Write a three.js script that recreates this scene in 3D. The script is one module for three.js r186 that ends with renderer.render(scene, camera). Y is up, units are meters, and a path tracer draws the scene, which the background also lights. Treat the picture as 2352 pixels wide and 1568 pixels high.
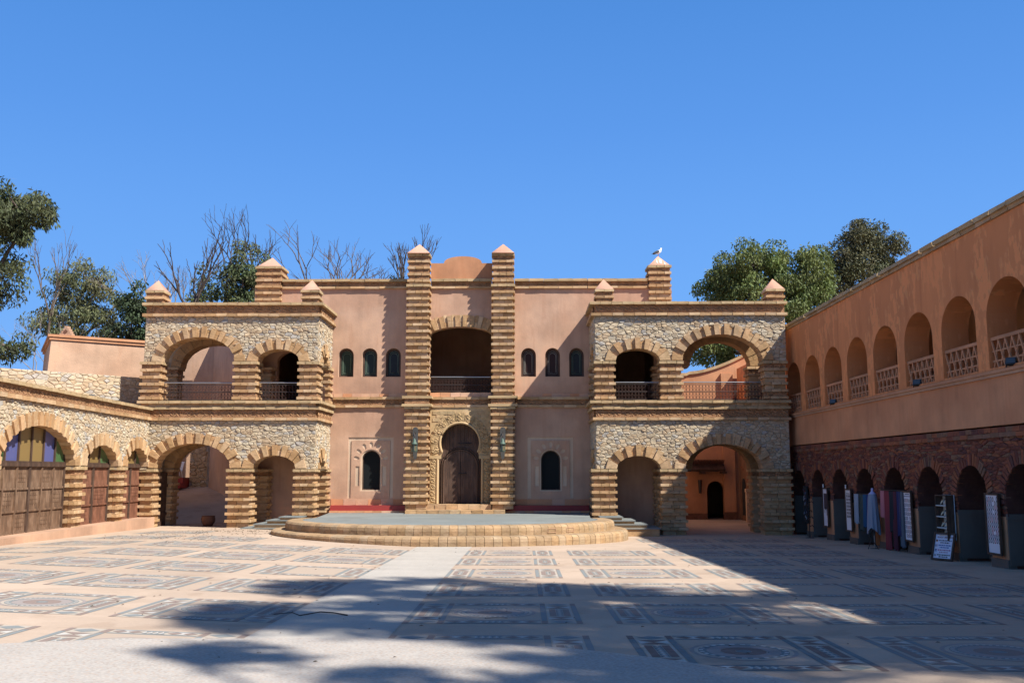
import * as THREE from 'three';
import { mergeGeometries } from 'three/addons/utils/BufferGeometryUtils.js';

// ---------------------------------------------------------------- camera, sky, sun, exposure
const scene = new THREE.Scene();
const camera = new THREE.PerspectiveCamera(2 * Math.atan(784 / 2200) * 180 / Math.PI, 1024 / 682, 0.3, 1500);
camera.position.set(0, 3.2, 0);
camera.rotation.order = 'YXZ';
camera.rotation.set(Math.atan(299 / 2200), Math.atan(28 / 2200), 0);
const renderer = new THREE.WebGLRenderer({ antialias: true });
renderer.setSize(1024, 682);
renderer.toneMapping = THREE.LinearToneMapping;
renderer.toneMappingExposure = 2.2;
renderer.shadowMap.enabled = true;
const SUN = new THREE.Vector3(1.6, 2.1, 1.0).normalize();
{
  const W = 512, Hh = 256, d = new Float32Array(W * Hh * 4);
  const stops = [[-90, .22, .185, .15], [-3, .28, .26, .24], [0, .30, .56, 1.0], [5, .215, .475, .98], [10, .172, .43, .955], [14.7, .146, .388, .915], [20, .112, .33, .84], [27, .083, .277, .742], [45, .088, .218, .54], [90, .095, .172, .345]];   // as seen low; unseen top dulled to warm shade, divided by the exposure below
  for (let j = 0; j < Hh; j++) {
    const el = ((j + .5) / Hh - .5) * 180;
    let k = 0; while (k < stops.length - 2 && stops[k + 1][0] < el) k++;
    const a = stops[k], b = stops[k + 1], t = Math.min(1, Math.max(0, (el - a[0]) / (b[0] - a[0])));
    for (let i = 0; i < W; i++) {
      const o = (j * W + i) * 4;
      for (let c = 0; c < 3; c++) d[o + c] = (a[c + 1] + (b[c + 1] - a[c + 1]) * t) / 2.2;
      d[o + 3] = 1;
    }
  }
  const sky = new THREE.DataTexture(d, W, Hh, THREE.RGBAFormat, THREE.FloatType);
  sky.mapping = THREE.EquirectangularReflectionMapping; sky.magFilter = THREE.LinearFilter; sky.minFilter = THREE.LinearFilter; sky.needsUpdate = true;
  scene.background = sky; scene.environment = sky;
}
const sun = new THREE.DirectionalLight(new THREE.Color(1, .965, .905), 3.9);
sun.position.copy(SUN).multiplyScalar(120).add(new THREE.Vector3(0, 0, -35));
sun.target.position.set(0, 0, -35);
sun.castShadow = true; sun.shadow.radius = 1.5; sun.shadow.mapSize.set(4096, 4096);
Object.assign(sun.shadow.camera, { left: -70, right: 70, top: 70, bottom: -70, near: 1, far: 300 });
scene.add(sun, sun.target);

// ---------------------------------------------------------------- helpers
let seed = 7;
const R = () => { seed |= 0; seed = seed + 0x6D2B79F5 | 0; let t = Math.imul(seed ^ seed >>> 15, 1 | seed); t = t + Math.imul(t ^ t >>> 7, 61 | t) ^ t; return ((t ^ t >>> 14) >>> 0) / 4294967296; };
const rr = (a, b) => a + (b - a) * R();
const gauss = () => (R() + R() + R() + R() - 2) * 1.2;
const clamp = (x, a, b) => Math.min(b, Math.max(a, x));
const sst = (a, b, x) => { const t = clamp((x - a) / (b - a), 0, 1); return t * t * (3 - 2 * t); };
const V = (x, y, z) => new THREE.Vector3(x, y, z);
const used = {};
function numbered(n) { if (!(n in used)) { used[n] = 0; return n; } used[n]++; return n + '_' + String(used[n]).padStart(3, '0'); }
function add(parent, name, geo, mat) { const m = new THREE.Mesh(geo, mat); m.name = name; m.castShadow = m.receiveShadow = true; parent.add(m); return m; }
function thing(name, label, category, group) { const g = new THREE.Group(); g.name = numbered(name); g.userData = { label, category }; if (group) g.userData.group = group; scene.add(g); return g; }
function one(name, geo, mat, label, category, group) { const m = add(scene, numbered(name), geo, mat); m.userData = { label, category }; if (group) m.userData.group = group; return m; }
function struct(name, geo, mat) { const m = add(scene, name, geo, mat); m.userData = { kind: 'structure', label: name.replace(/_/g, ' ') }; return m; }
function grp(parent, name) { const g = new THREE.Group(); g.name = name; parent.add(g); return g; }
function stuff(m) { m.userData.kind = 'stuff'; return m; }

// periodic noise
function noiseGen(s0) {
  const tab = new Float32Array(65536); let s = s0 * 7919 + 13;
  for (let i = 0; i < 65536; i++) { s = Math.imul(s ^ (s >>> 15), 2246822507) + 374761393 | 0; s ^= s >>> 13; tab[i] = ((s >>> 0) % 100003) / 100003; }
  return (x, y, p, q) => {
    const xi = Math.floor(x), yi = Math.floor(y); let fx = x - xi, fy = y - yi; fx = fx * fx * (3 - 2 * fx); fy = fy * fy * (3 - 2 * fy);
    const a = ((xi % p) + p) % p, b = (a + 1) % p, c = ((yi % q) + q) % q, d = (c + 1) % q;
    const h = (i, j) => tab[(i * 331 + j * 7717) & 65535];
    return (h(a, c) * (1 - fx) + h(b, c) * fx) * (1 - fy) + (h(a, d) * (1 - fx) + h(b, d) * fx) * fy;
  };
}
function fbm(n, u, v, px, py, oct) { let s = 0, a = .5, t = 0; for (let o = 0; o < oct; o++) { s += a * n(u * px, v * py, px, py); t += a; a *= .55; px *= 2; py *= 2; } return s / t; }
const toS = x => Math.round(255 * clamp(x <= .0031308 ? 12.92 * x : 1.055 * Math.pow(x, 1 / 2.4) - .055, 0, 1));
function tex(size, mx, my, fn, srgb = true) {   // mx, my: metres that one tile covers
  const d = new Uint8Array(size * size * 4);
  for (let j = 0; j < size; j++) for (let i = 0; i < size; i++) {
    const c = fn((i + .5) / size, (j + .5) / size), o = (j * size + i) * 4;
    for (let k = 0; k < 3; k++) d[o + k] = srgb ? toS(Array.isArray(c) ? c[k] : c) : clamp(Math.round(255 * (Array.isArray(c) ? c[k] : c)), 0, 255);
    d[o + 3] = 255;
  }
  const t = new THREE.DataTexture(d, size, size, THREE.RGBAFormat); t.wrapS = t.wrapT = THREE.RepeatWrapping;
  t.magFilter = THREE.LinearFilter; t.minFilter = THREE.LinearMipmapLinearFilter; t.generateMipmaps = true;
  if (srgb) t.colorSpace = THREE.SRGBColorSpace; t.repeat.set(1 / mx, 1 / my); t.needsUpdate = true; return t;
}
const N1 = noiseGen(1), N2 = noiseGen(2), N3 = noiseGen(3), N4 = noiseGen(4);
const lin = (r, g, b) => new THREE.Color().setRGB(r, g, b);
const ALB = 1.17;   // common scale of the base colours below
function mat(r, g, b, o = {}) { const k = o.vertexColors ? 1 : ALB; return new THREE.MeshStandardMaterial({ color: lin(r * k, g * k, b * k), roughness: .92, ...o }); }
const mix3 = (a, b, t) => [a[0] + (b[0] - a[0]) * t, a[1] + (b[1] - a[1]) * t, a[2] + (b[2] - a[2]) * t];

// ---------------------------------------------------------------- textures
const tPlaster = tex(1024, 7, 7, (u, v) => {
  const a = fbm(N1, u, v, 5, 5, 5), b = fbm(N2, u, v, 3, 3, 3), s = fbm(N3, u, v, 26, 4, 4), f = N4(u * 300, v * 300, 300, 300);
  const m = .80 + .5 * (a - .5) + .2 * (s - .5) + .05 * (f - .5);
  const pale = sst(.5, .7, b) * .8, stain = sst(.55, .75, s) * .45;
  let c = [m, m * (1 + .03 * (b - .5)), m]; c = mix3(c, [m * 1.13, m * 1.2, m * 1.25], pale); return mix3(c, [m * .82, m * .76, m * .72], stain);
});
const tWeather = tex(1024, 9, 9, (u, v) => {
  const a = fbm(N1, u, v, 4, 4, 5), b = fbm(N2, u, v, 9, 5, 5), s = fbm(N3, u, v, 30, 5, 4), g = fbm(N4, u, v, 60, 34, 3);
  const m = .82 + .30 * (a - .5) + .12 * (s - .5);
  let c = [m, m, m]; const e = sst(.47, .62, b * .55 + s * .25 + g * .2) * sst(.38, .58, g);
  c = mix3(c, [m * 1.45, m * 2.0, m * 2.9], e); return mix3(c, [m * .78, m * .72, m * .68], sst(.58, .75, fbm(N2, u, v, 22, 3, 4)) * .45);
});
const bPlaster = tex(512, 3.5, 3.5, (u, v) => .5 + .7 * (fbm(N2, u, v, 8, 8, 5) - .5) + .25 * (N1(u * 160, v * 160, 160, 160) - .5), false);
const tSand = tex(512, 1.6, 1.6, (u, v) => {
  const a = fbm(N1, u, v, 4, 4, 5), b = fbm(N3, u, v, 18, 30, 3), f = N4(u * 200, v * 200, 200, 200);
  const m = .78 + .5 * (a - .5) + .22 * (b - .5) + .1 * (f - .5); return [m, m * (.98 + .06 * (b - .5)), m * (.95 + .16 * (a - .5))];
});
const bSand = tex(512, 1.0, 1.0, (u, v) => fbm(N2, u, v, 6, 10, 5), false);
const tStone = tex(512, 1.3, 1.3, (u, v) => {
  const a = fbm(N2, u, v, 5, 5, 5), b = fbm(N4, u, v, 14, 22, 4), f = N1(u * 180, v * 180, 180, 180);
  const m = .80 + .45 * (a - .5) + .35 * (b - .5) + .1 * (f - .5); return [m, m * (.99 + .05 * (a - .5)), m * (.97 + .12 * (b - .5))];
});
const bStone = tex(512, .9, .9, (u, v) => fbm(N3, u, v, 5, 8, 6), false);
const tGround = tex(1024, 11, 11, (u, v) => {
  const a = fbm(N1, u, v, 4, 4, 6), b = fbm(N2, u, v, 9, 9, 4), f = N4(u * 400, v * 400, 400, 400), s = fbm(N3, u, v, 16, 16, 4);
  const m = .84 + .22 * (a - .5) + .12 * (b - .5) + .07 * (f - .5);
  let c = [m, m * (1 - .04 * (b - .5)), m * (1 - .1 * (b - .5))]; c = mix3(c, [m * .8, m * .76, m * .72], sst(.6, .75, s) * .5); return mix3(c, [m * 1.12, m * 1.14, m * 1.16], sst(.56, .7, b) * .5);
});
const chips = (seedN, n, dens) => { const p = []; for (let i = 0; i < n * n; i++) p.push([R(), R(), R(), R()]); return (u, v) => {
  let bd = 9, bi = null; const x = u * n, y = v * n, xi = Math.floor(x), yi = Math.floor(y);
  for (let dx = -1; dx < 2; dx++) for (let dy = -1; dy < 2; dy++) { const a = ((xi + dx) % n + n) % n, b = ((yi + dy) % n + n) % n, q = p[a * n + b]; const ex = xi + dx + q[0] - x, ey = yi + dy + q[1] - y, dd = ex * ex + ey * ey; if (dd < bd) { bd = dd; bi = q; } }
  return [Math.sqrt(bd), bi[2], bi[3]]; }; };
const ch1 = chips(1, 64), ch2 = chips(2, 46);
const tTerrazzo = tex(1024, 3.2, 3.2, (u, v) => {
  const a = fbm(N1, u, v, 4, 4, 4), c1 = ch1(u, v), f = N4(u * 300, v * 300, 300, 300);
  let m = .80 + .2 * (a - .5) + .1 * (f - .5), c = [m, m * .97, m * .93];
  const t = 1 - sst(.28, .44, c1[0]);
  const col = c1[1] < .45 ? [.98, .95, .9] : c1[1] < .65 ? [.9, .72, .6] : c1[1] < .85 ? [.78, .78, .78] : [.66, .56, .5];
  return mix3(c, col, t * .7);
});
const tPathTex = tex(1024, 4, 4, (u, v) => {
  const a = fbm(N2, u, v, 5, 5, 5), c1 = ch2(u, v), f = N4(u * 300, v * 300, 300, 300), s = fbm(N3, u, v, 26, 5, 4);
  const m = .83 + .2 * (a - .5) + .12 * (f - .5) + .12 * (s - .5), t = (1 - sst(.25, .42, c1[0])) * .35;
  return mix3([m, m * .985, m * .96], c1[1] < .5 ? [.97, .94, .9] : [.82, .72, .64], t);
});
const tWood = tex(512, .9, 1.8, (u, v) => {
  const g = fbm(N1, u, v, 40, 3, 4), b = fbm(N2, u, v, 5, 4, 4), k = fbm(N3, u, v, 90, 5, 3);
  const m = .62 + .9 * (g - .5) + .5 * (b - .5) + .4 * (k - .5); return mix3([m, m * .93, m * .86], [m * 1.35, m * 1.45, m * 1.55], sst(.5, .7, b) * .55);
});
const bWood = tex(512, .9, 1.8, (u, v) => fbm(N1, u, v, 48, 3, 4), false);
function scroll(u, v) {   // carved scrolls, one pair per tile
  let h = 0;
  for (const [cx, cy, s, r0] of [[.25, .5, 1, .27], [.75, .5, -1, .27], [0, .5, 1, .14], [1, .5, 1, .14], [.5, .5, -1, .14], [.25, .95, 1, .1], [.75, .05, 1, .1]]) {
    const dx = (u - cx) * 1.9, dy = (v - cy), r = Math.hypot(dx, dy), a = Math.atan2(dy, dx);
    if (r < r0 * 1.75) h = Math.max(h, sst(.1, .6, Math.sin(r * 34 / (r0 / .27) - a * s)) * (1 - sst(r0 * 1.45, r0 * 1.75, r)));
  }
  const edge = Math.min(v, 1 - v); return Math.max(h * sst(.06, .12, edge), 1 - sst(.04, .07, edge));
}
const bFrieze = tex(512, .92, .44, (u, v) => .1 + .8 * scroll(u, v) + .12 * fbm(N2, u, v, 20, 20, 3), false);
const bCarve = tex(512, .5, .5, (u, v) => {
  let h = 0; for (const [cx, cy, s, r0] of [[.28, .28, 1, .24], [.74, .3, -1, .2], [.3, .75, -1, .2], [.74, .74, 1, .24], [.5, .5, 1, .1], [.02, .5, 1, .12], [.98, .5, 1, .12], [.5, .02, -1, .12], [.5, .98, -1, .12]]) { const dx = u - cx, dy = v - cy, r = Math.hypot(dx, dy), a = Math.atan2(dy, dx); if (r < r0 * 1.4) h = Math.max(h, sst(.0, .5, Math.sin(r * 44 * .22 / r0 - a * s * 1)) * (1 - sst(r0 * 1.1, r0 * 1.4, r))); }
  return .1 + .85 * h;
}, false);
const tBrickRed = tex(512, 1.2, 1.2, (u, v) => { const a = fbm(N1, u, v, 6, 6, 5), b = fbm(N3, u, v, 16, 16, 4); const m = .8 + .5 * (a - .5) + .3 * (b - .5); return [m, m * (1 + .2 * (b - .5)), m * (1 + .3 * (a - .5))]; });
const tGlassRib = tex(128, .25, .25, (u, v) => .5 + .5 * Math.sin(v * Math.PI * 2 * 6), false);

// ---------------------------------------------------------------- materials (linear base colours)
const M = {};
M.pink = mat(.485, .285, .182, { map: tPlaster, bumpMap: bPlaster, bumpScale: .012 });
M.pinkPale = mat(.49, .295, .185, { map: tPlaster, bumpMap: bPlaster, bumpScale: .02 });
M.orange = mat(.60, .215, .072, { map: tWeather, bumpMap: bPlaster, bumpScale: .01 });
M.orangeLow = mat(.50, .235, .115, { map: tPlaster, bumpMap: bPlaster, bumpScale: .008 });
M.arcadeMid = mat(.55, .235, .105, { map: tPlaster, bumpMap: bPlaster, bumpScale: .008 });
M.pyramid = mat(.46, .25, .165, { map: tPlaster, bumpMap: bPlaster, bumpScale: .006 });
M.cream = mat(.56, .40, .27, { map: tPlaster });
const sandCols = [[.47, .295, .147], [.52, .345, .185], [.40, .245, .115], [.49, .30, .15], [.44, .29, .16], [.53, .365, .21], [.43, .255, .118]];
M.sand = sandCols.map(c => mat(...c, { map: tSand, bumpMap: bSand, bumpScale: .012 }));
M.sandOne = M.sand[0];
M.stageBlock = [[.36, .235, .125], [.40, .27, .15], [.34, .23, .13], [.39, .25, .13], [.37, .265, .16]].map(c => mat(...c, { map: tSand, bumpMap: bSand, bumpScale: .016 }));
M.mortarSand = mat(.38, .24, .12, { map: tSand, bumpMap: bSand, bumpScale: .01 });
M.topSand = [[.44, .315, .17], [.40, .285, .15], [.47, .325, .17]].map(c => mat(...c, { map: tSand, bumpMap: bSand, bumpScale: .014 }));
M.frieze = mat(.40, .215, .105, { map: tSand, bumpMap: bFrieze, bumpScale: .14 });
M.friezeRelief = mat(.44, .25, .125, { map: tSand });
M.carve = mat(.50, .34, .17, { map: tSand, bumpMap: bCarve, bumpScale: .13 });
M.carvePlain = mat(.54, .38, .20, { map: tSand, bumpMap: bSand, bumpScale: .006 });
const stoneCols = [[.46, .365, .245], [.48, .38, .255], [.42, .33, .22], [.47, .395, .285], [.44, .325, .205], [.39, .35, .295], [.46, .34, .215], [.49, .40, .28]];
M.stone = stoneCols.map(c => mat(...c, { map: tStone, bumpMap: bStone, bumpScale: .03 }));
M.stoneV = mat(1, 1, 1, { map: tStone, bumpMap: bStone, bumpScale: .03, vertexColors: true });
M.mortar = mat(.38, .295, .195, { map: tStone, bumpMap: bStone, bumpScale: .03 });
const redCols = [[.19, .052, .026], [.15, .042, .024], [.21, .062, .03], [.12, .042, .03], [.27, .085, .032], [.2, .10, .055]];
M.red = redCols.map(c => mat(...c, { map: tBrickRed, bumpMap: bStone, bumpScale: .02 }));
M.redV = mat(1, 1, 1, { map: tBrickRed, bumpMap: bStone, bumpScale: .02, vertexColors: true });
M.redMortar = mat(.09, .033, .021, { map: tBrickRed });
M.ground = mat(.42, .312, .225, { map: tGround, bumpMap: bPlaster, bumpScale: .004 });
M.terrazzo = mat(.40, .365, .325, { map: tTerrazzo });
M.path = mat(.405, .37, .322, { map: tPathTex });
M.slate = mat(.185, .2, .188, { map: tGround, roughness: .75 });
M.wood = mat(.195, .115, .066, { map: tWood, bumpMap: bWood, bumpScale: .006, roughness: .8 });
M.woodRed = mat(.21, .085, .044, { map: tWood, bumpMap: bWood, bumpScale: .006, roughness: .8 });
M.woodDark = mat(.085, .045, .027, { map: tWood, bumpMap: bWood, bumpScale: .006, roughness: .7 });
M.woodFrame = mat(.09, .05, .03, { map: tWood, roughness: .75 });
M.redPaint = mat(.29, .03, .024, { map: tGround, roughness: .6 });
M.iron = mat(.035, .028, .026, { roughness: .55, metalness: .4 });
M.ironRust = mat(.06, .028, .02, { roughness: .7, metalness: .3 });
M.steel = mat(.3, .3, .3, { roughness: .35, metalness: .8 });
M.verdigris = mat(.09, .14, .11, { map: tSand, roughness: .7, metalness: .3 });
M.oldIron = mat(.085, .082, .076, { map: tSand, roughness: .65, metalness: .4 });
M.darkGlass = new THREE.MeshPhysicalMaterial({ color: lin(.01, .012, .012), roughness: .6, specularIntensity: .25 });
M.blue = mat(.07, .08, .2, { roughness: .3, bumpMap: tGlassRib, bumpScale: .002 });
M.amber = mat(.19, .125, .045, { roughness: .3, bumpMap: tGlassRib, bumpScale: .002 });
M.green = mat(.05, .11, .04, { roughness: .3, bumpMap: tGlassRib, bumpScale: .002 });
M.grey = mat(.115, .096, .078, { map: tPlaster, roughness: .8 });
M.white = mat(.72, .71, .69, { roughness: .7 });
M.black = mat(.014, .013, .013, { roughness: .9 });
M.tile = mat(.16, .07, .04, { map: tBrickRed });

// ---------------------------------------------------------------- geometry helpers
const brickGeo = [];
for (let k = 0; k < 6; k++) {
  const g = new THREE.BoxGeometry(1, 1, 1), p = g.attributes.position, uv = g.attributes.uv, jit = {};
  for (let i = 0; i < p.count; i++) {
    const key = p.getX(i).toFixed(1) + p.getY(i).toFixed(1) + p.getZ(i).toFixed(1);
    if (!jit[key]) jit[key] = [rr(-.012, .012), rr(-.05, .05), rr(-.03, .03)];
    p.setXYZ(i, p.getX(i) + jit[key][0], p.getY(i) + jit[key][1], p.getZ(i) + jit[key][2]);
    uv.setXY(i, uv.getX(i) * .45 + k * .27, uv.getY(i) * .2 + k * .53);
  }
  g.computeVertexNormals(); brickGeo.push(g);
}
const pick = a => a[Math.floor(R() * a.length)];
function brick(parent, name, m, cx, cy, cz, w, h, d, ry = 0) {
  const b = add(parent, name, pick(brickGeo), Array.isArray(m) ? pick(m) : m); b.position.set(cx, cy, cz); b.scale.set(w, h, d); if (ry) b.rotation.y = ry; return b;
}
function box(x0, x1, y0, y1, z0, z1) {   // box with uv in metres
  const w = x1 - x0, h = y1 - y0, d = z1 - z0, g = new THREE.BoxGeometry(w, h, d), uv = g.attributes.uv, n = g.attributes.normal, p = g.attributes.position;
  g.translate((x0 + x1) / 2, (y0 + y1) / 2, (z0 + z1) / 2);
  for (let i = 0; i < p.count; i++) { const nx = Math.abs(n.getX(i)), ny = Math.abs(n.getY(i)); uv.setXY(i, nx > .5 ? p.getZ(i) : p.getX(i), ny > .5 ? p.getZ(i) : p.getY(i)); }
  return g;
}
function uvPlanar(g) {
  if (g.index) g = g.toNonIndexed(); const p = g.attributes.position, uv = new Float32Array(p.count * 2), a = V(), b = V(), c = V(), n = V();
  for (let i = 0; i < p.count; i += 3) {
    a.fromBufferAttribute(p, i); b.fromBufferAttribute(p, i + 1); c.fromBufferAttribute(p, i + 2); n.copy(b).sub(a).cross(c.clone().sub(a)).normalize();
    const ax = Math.abs(n.x), ay = Math.abs(n.y), az = Math.abs(n.z);
    for (let k = 0; k < 3; k++) { const q = [a, b, c][k]; const [u, v] = ay > ax && ay > az ? [q.x, q.z] : ax > az ? [q.z, q.y] : [q.x, q.y]; uv[(i + k) * 2] = u; uv[(i + k) * 2 + 1] = v; }
  }
  g.setAttribute('uv', new THREE.BufferAttribute(uv, 2)); return g;
}
const IDX = [0, 1, 2, 0, 2, 3, 5, 4, 7, 5, 7, 6, 4, 0, 3, 4, 3, 7, 1, 5, 6, 1, 6, 2, 3, 2, 6, 3, 6, 7, 4, 5, 1, 4, 1, 0];
function hexa(c) {   // 8 corners: front quad ccw (0..3), back quad (4..7)
  const p = new Float32Array(36 * 3); IDX.forEach((v, i) => { p[i * 3] = c[v][0]; p[i * 3 + 1] = c[v][1]; p[i * 3 + 2] = c[v][2]; });
  const g = new THREE.BufferGeometry(); g.setAttribute('position', new THREE.BufferAttribute(p, 3)); g.computeVertexNormals(); return uvPlanar(g);
}
function extrude(shape, depth, z0, holes) { if (holes) shape.holes.push(...holes); const g = new THREE.ExtrudeGeometry(shape, { depth, bevelEnabled: false, curveSegments: 20 }); g.translate(0, 0, z0); return uvPlanar(g); }
function poly(pts, Cls = THREE.Shape) { const s = new Cls(); pts.forEach((p, i) => i ? s.lineTo(p[0], p[1]) : s.moveTo(p[0], p[1])); s.closePath(); return s; }
function archPts(cx, a, y0, spring, rise, n = 18) { const r = [[cx - a, y0]]; for (let i = 0; i <= n; i++) { const t = Math.PI - Math.PI * i / n; r.push([cx + a * Math.cos(t), spring + rise * Math.sin(t)]); } r.push([cx + a, y0]); return r; }
const merged = gs => { gs = gs.map(g => { g = g.index ? g.toNonIndexed() : g; for (const k of Object.keys(g.attributes)) if (!['position', 'normal', 'uv', 'color'].includes(k)) g.deleteAttribute(k); return g; }); return mergeGeometries(gs); };
function tube(pts, r0, r1, sides = 6) {
  const P = pts.map(p => Array.isArray(p) ? V(...p) : p), n = P.length, pos = [], idx = [], t = V(), u = V(), w = V();
  for (let i = 0; i < n; i++) {
    t.copy(P[Math.min(n - 1, i + 1)]).sub(P[Math.max(0, i - 1)]).normalize(); u.set(Math.abs(t.y) > .9 ? 1 : 0, Math.abs(t.y) > .9 ? 0 : 1, 0).cross(t).normalize(); w.copy(t).cross(u);
    const r = r0 + (r1 - r0) * i / (n - 1);
    for (let k = 0; k < sides; k++) { const a = k / sides * Math.PI * 2; pos.push(P[i].x + r * (Math.cos(a) * u.x + Math.sin(a) * w.x), P[i].y + r * (Math.cos(a) * u.y + Math.sin(a) * w.y), P[i].z + r * (Math.cos(a) * u.z + Math.sin(a) * w.z)); }
    if (i) for (let k = 0; k < sides; k++) { const a = (i - 1) * sides + k, b = (i - 1) * sides + (k + 1) % sides; idx.push(a, b, b + sides, a, b + sides, a + sides); }
  }
  const c0 = pos.length / 3; pos.push(P[0].x, P[0].y, P[0].z, P[n - 1].x, P[n - 1].y, P[n - 1].z);
  for (let k = 0; k < sides; k++) { idx.push(c0, (k + 1) % sides, k); idx.push(c0 + 1, (n - 1) * sides + k, (n - 1) * sides + (k + 1) % sides); }
  const g = new THREE.BufferGeometry(); g.setAttribute('position', new THREE.Float32BufferAttribute(pos, 3)); g.setAttribute('uv', new THREE.Float32BufferAttribute(pos.filter((_, i) => i % 3 !== 1), 2)); g.setIndex(idx); g.computeVertexNormals(); return g;
}
function tri(posArr, colArr) { const g = new THREE.BufferGeometry(); g.setAttribute('position', new THREE.Float32BufferAttribute(posArr, 3)); if (colArr) g.setAttribute('color', new THREE.Float32BufferAttribute(colArr, 3)); g.computeVertexNormals(); return g; }

// rubble masonry: Voronoi stones, real relief; map(u, v, n) gives a point in the parent's space
function rubble(o) {
  const { u0, u1, v0, v1, cw, ch, skip, h } = o, nu = Math.ceil((u1 - u0) / cw), nv = Math.ceil((v1 - v0) / ch), S = [], out = [];
  const grid = {}; const W = (u1 - u0) / cw, Hh = (v1 - v0) / ch;
  for (let j = -1; j <= nv; j++) for (let i = -1; i <= nu; i++) { if (R() < .2) continue; const s = [i + .5 + (j % 2) * .5 + rr(-.42, .42), j + .5 + rr(-.36, .36)]; S.push(s); const k = Math.floor(s[0]) + ',' + Math.floor(s[1]); (grid[k] = grid[k] || []).push(s); }
  for (const s of S) {
    if (s[0] < -.3 || s[0] > W + .3 || s[1] < -.3 || s[1] > Hh + .3) continue;
    let P = [[Math.max(0, s[0] - 1.6), Math.max(0, s[1] - 1.5)], [Math.min(W, s[0] + 1.6), Math.max(0, s[1] - 1.5)], [Math.min(W, s[0] + 1.6), Math.min(Hh, s[1] + 1.5)], [Math.max(0, s[0] - 1.6), Math.min(Hh, s[1] + 1.5)]];
    const gx = Math.floor(s[0]), gy = Math.floor(s[1]);
    for (let dx = -3; dx <= 3 && P.length; dx++) for (let dy = -3; dy <= 3 && P.length; dy++) for (const q of grid[(gx + dx) + ',' + (gy + dy)] || []) {
      if (q === s) continue; const ex = q[0] - s[0], ey = q[1] - s[1], L = Math.hypot(ex, ey); if (L < 1e-6) continue;
      const nx = ex / L, ny = ey / L, lim = L / 2 - (o.joint || .034), Q = [];
      for (let i = 0; i < P.length; i++) { const a = P[i], b = P[(i + 1) % P.length], da = (a[0] - s[0]) * nx + (a[1] - s[1]) * ny - lim, db = (b[0] - s[0]) * nx + (b[1] - s[1]) * ny - lim; if (da <= 0) Q.push(a); if (da * db < 0) { const t = da / (da - db); Q.push([a[0] + (b[0] - a[0]) * t, a[1] + (b[1] - a[1]) * t]); } }
      P = Q;
    }
    if (P.length < 3) continue;
    let cx = 0, cy = 0; P = P.map(p => [u0 + p[0] * cw, v0 + p[1] * ch]); P.forEach(p => { cx += p[0]; cy += p[1]; }); cx /= P.length; cy /= P.length;
    let A = 0; for (let i = 0; i < P.length; i++) { const a = P[i], b = P[(i + 1) % P.length]; A += a[0] * b[1] - b[0] * a[1]; } A /= 2; if (A < .004) continue;
    if (skip && skip(cx, cy)) continue;
    const hh = rr(h[0], h[1]), tx = rr(-.12, .12), ty = rr(-.15, .15), k = P.length, pos = [], uv = [], ou = rr(0, 3), ov = rr(0, 3);
    const B = P.map(p => [p[0], p[1], -.01]), Mi = P.map(p => [cx + (p[0] - cx) * .97, cy + (p[1] - cy) * .97, hh * rr(.45, .7)]), T = P.map(p => { const e = rr(.66, .84), x = (p[0] - cx) * e, y = (p[1] - cy) * e; return [cx + x, cy + y, hh + x * tx + y * ty]; }), C = [cx, cy, hh * rr(1, 1.15)];
    const put = (...q) => q.forEach(p => { const w = o.map(p[0], p[1], p[2]); pos.push(w[0], w[1], w[2]); uv.push(p[0] + ou, p[1] + ov); });
    for (let i = 0; i < k; i++) { const j = (i + 1) % k; put(B[i], B[j], Mi[j], B[i], Mi[j], Mi[i], Mi[i], Mi[j], T[j], Mi[i], T[j], T[i], T[i], T[j], C); }
    const g = tri(pos); g.setAttribute('uv', new THREE.Float32BufferAttribute(uv, 2)); out.push({ g, A: A * (o.weight || 1) });
  }
  return out;
}
function placeStones(parent, list, mats, matV, cols, limit = 300, name = 'stone') {
  list.sort((a, b) => b.A - a.A); const rest = [];
  list.forEach((s, i) => {
    const c = Math.floor(R() * mats.length);
    if (i < limit) add(parent, name, s.g, mats[c]);
    else { const n = s.g.attributes.position.count, a = new Float32Array(n * 3); for (let k = 0; k < n; k++) a.set(cols[c].map(q => q * ALB), k * 3); s.g.setAttribute('color', new THREE.BufferAttribute(a, 3)); rest.push(s.g); }
  });
  if (rest.length) stuff(add(parent, 'small_stones', mergeGeometries(rest), matV));
}
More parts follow.
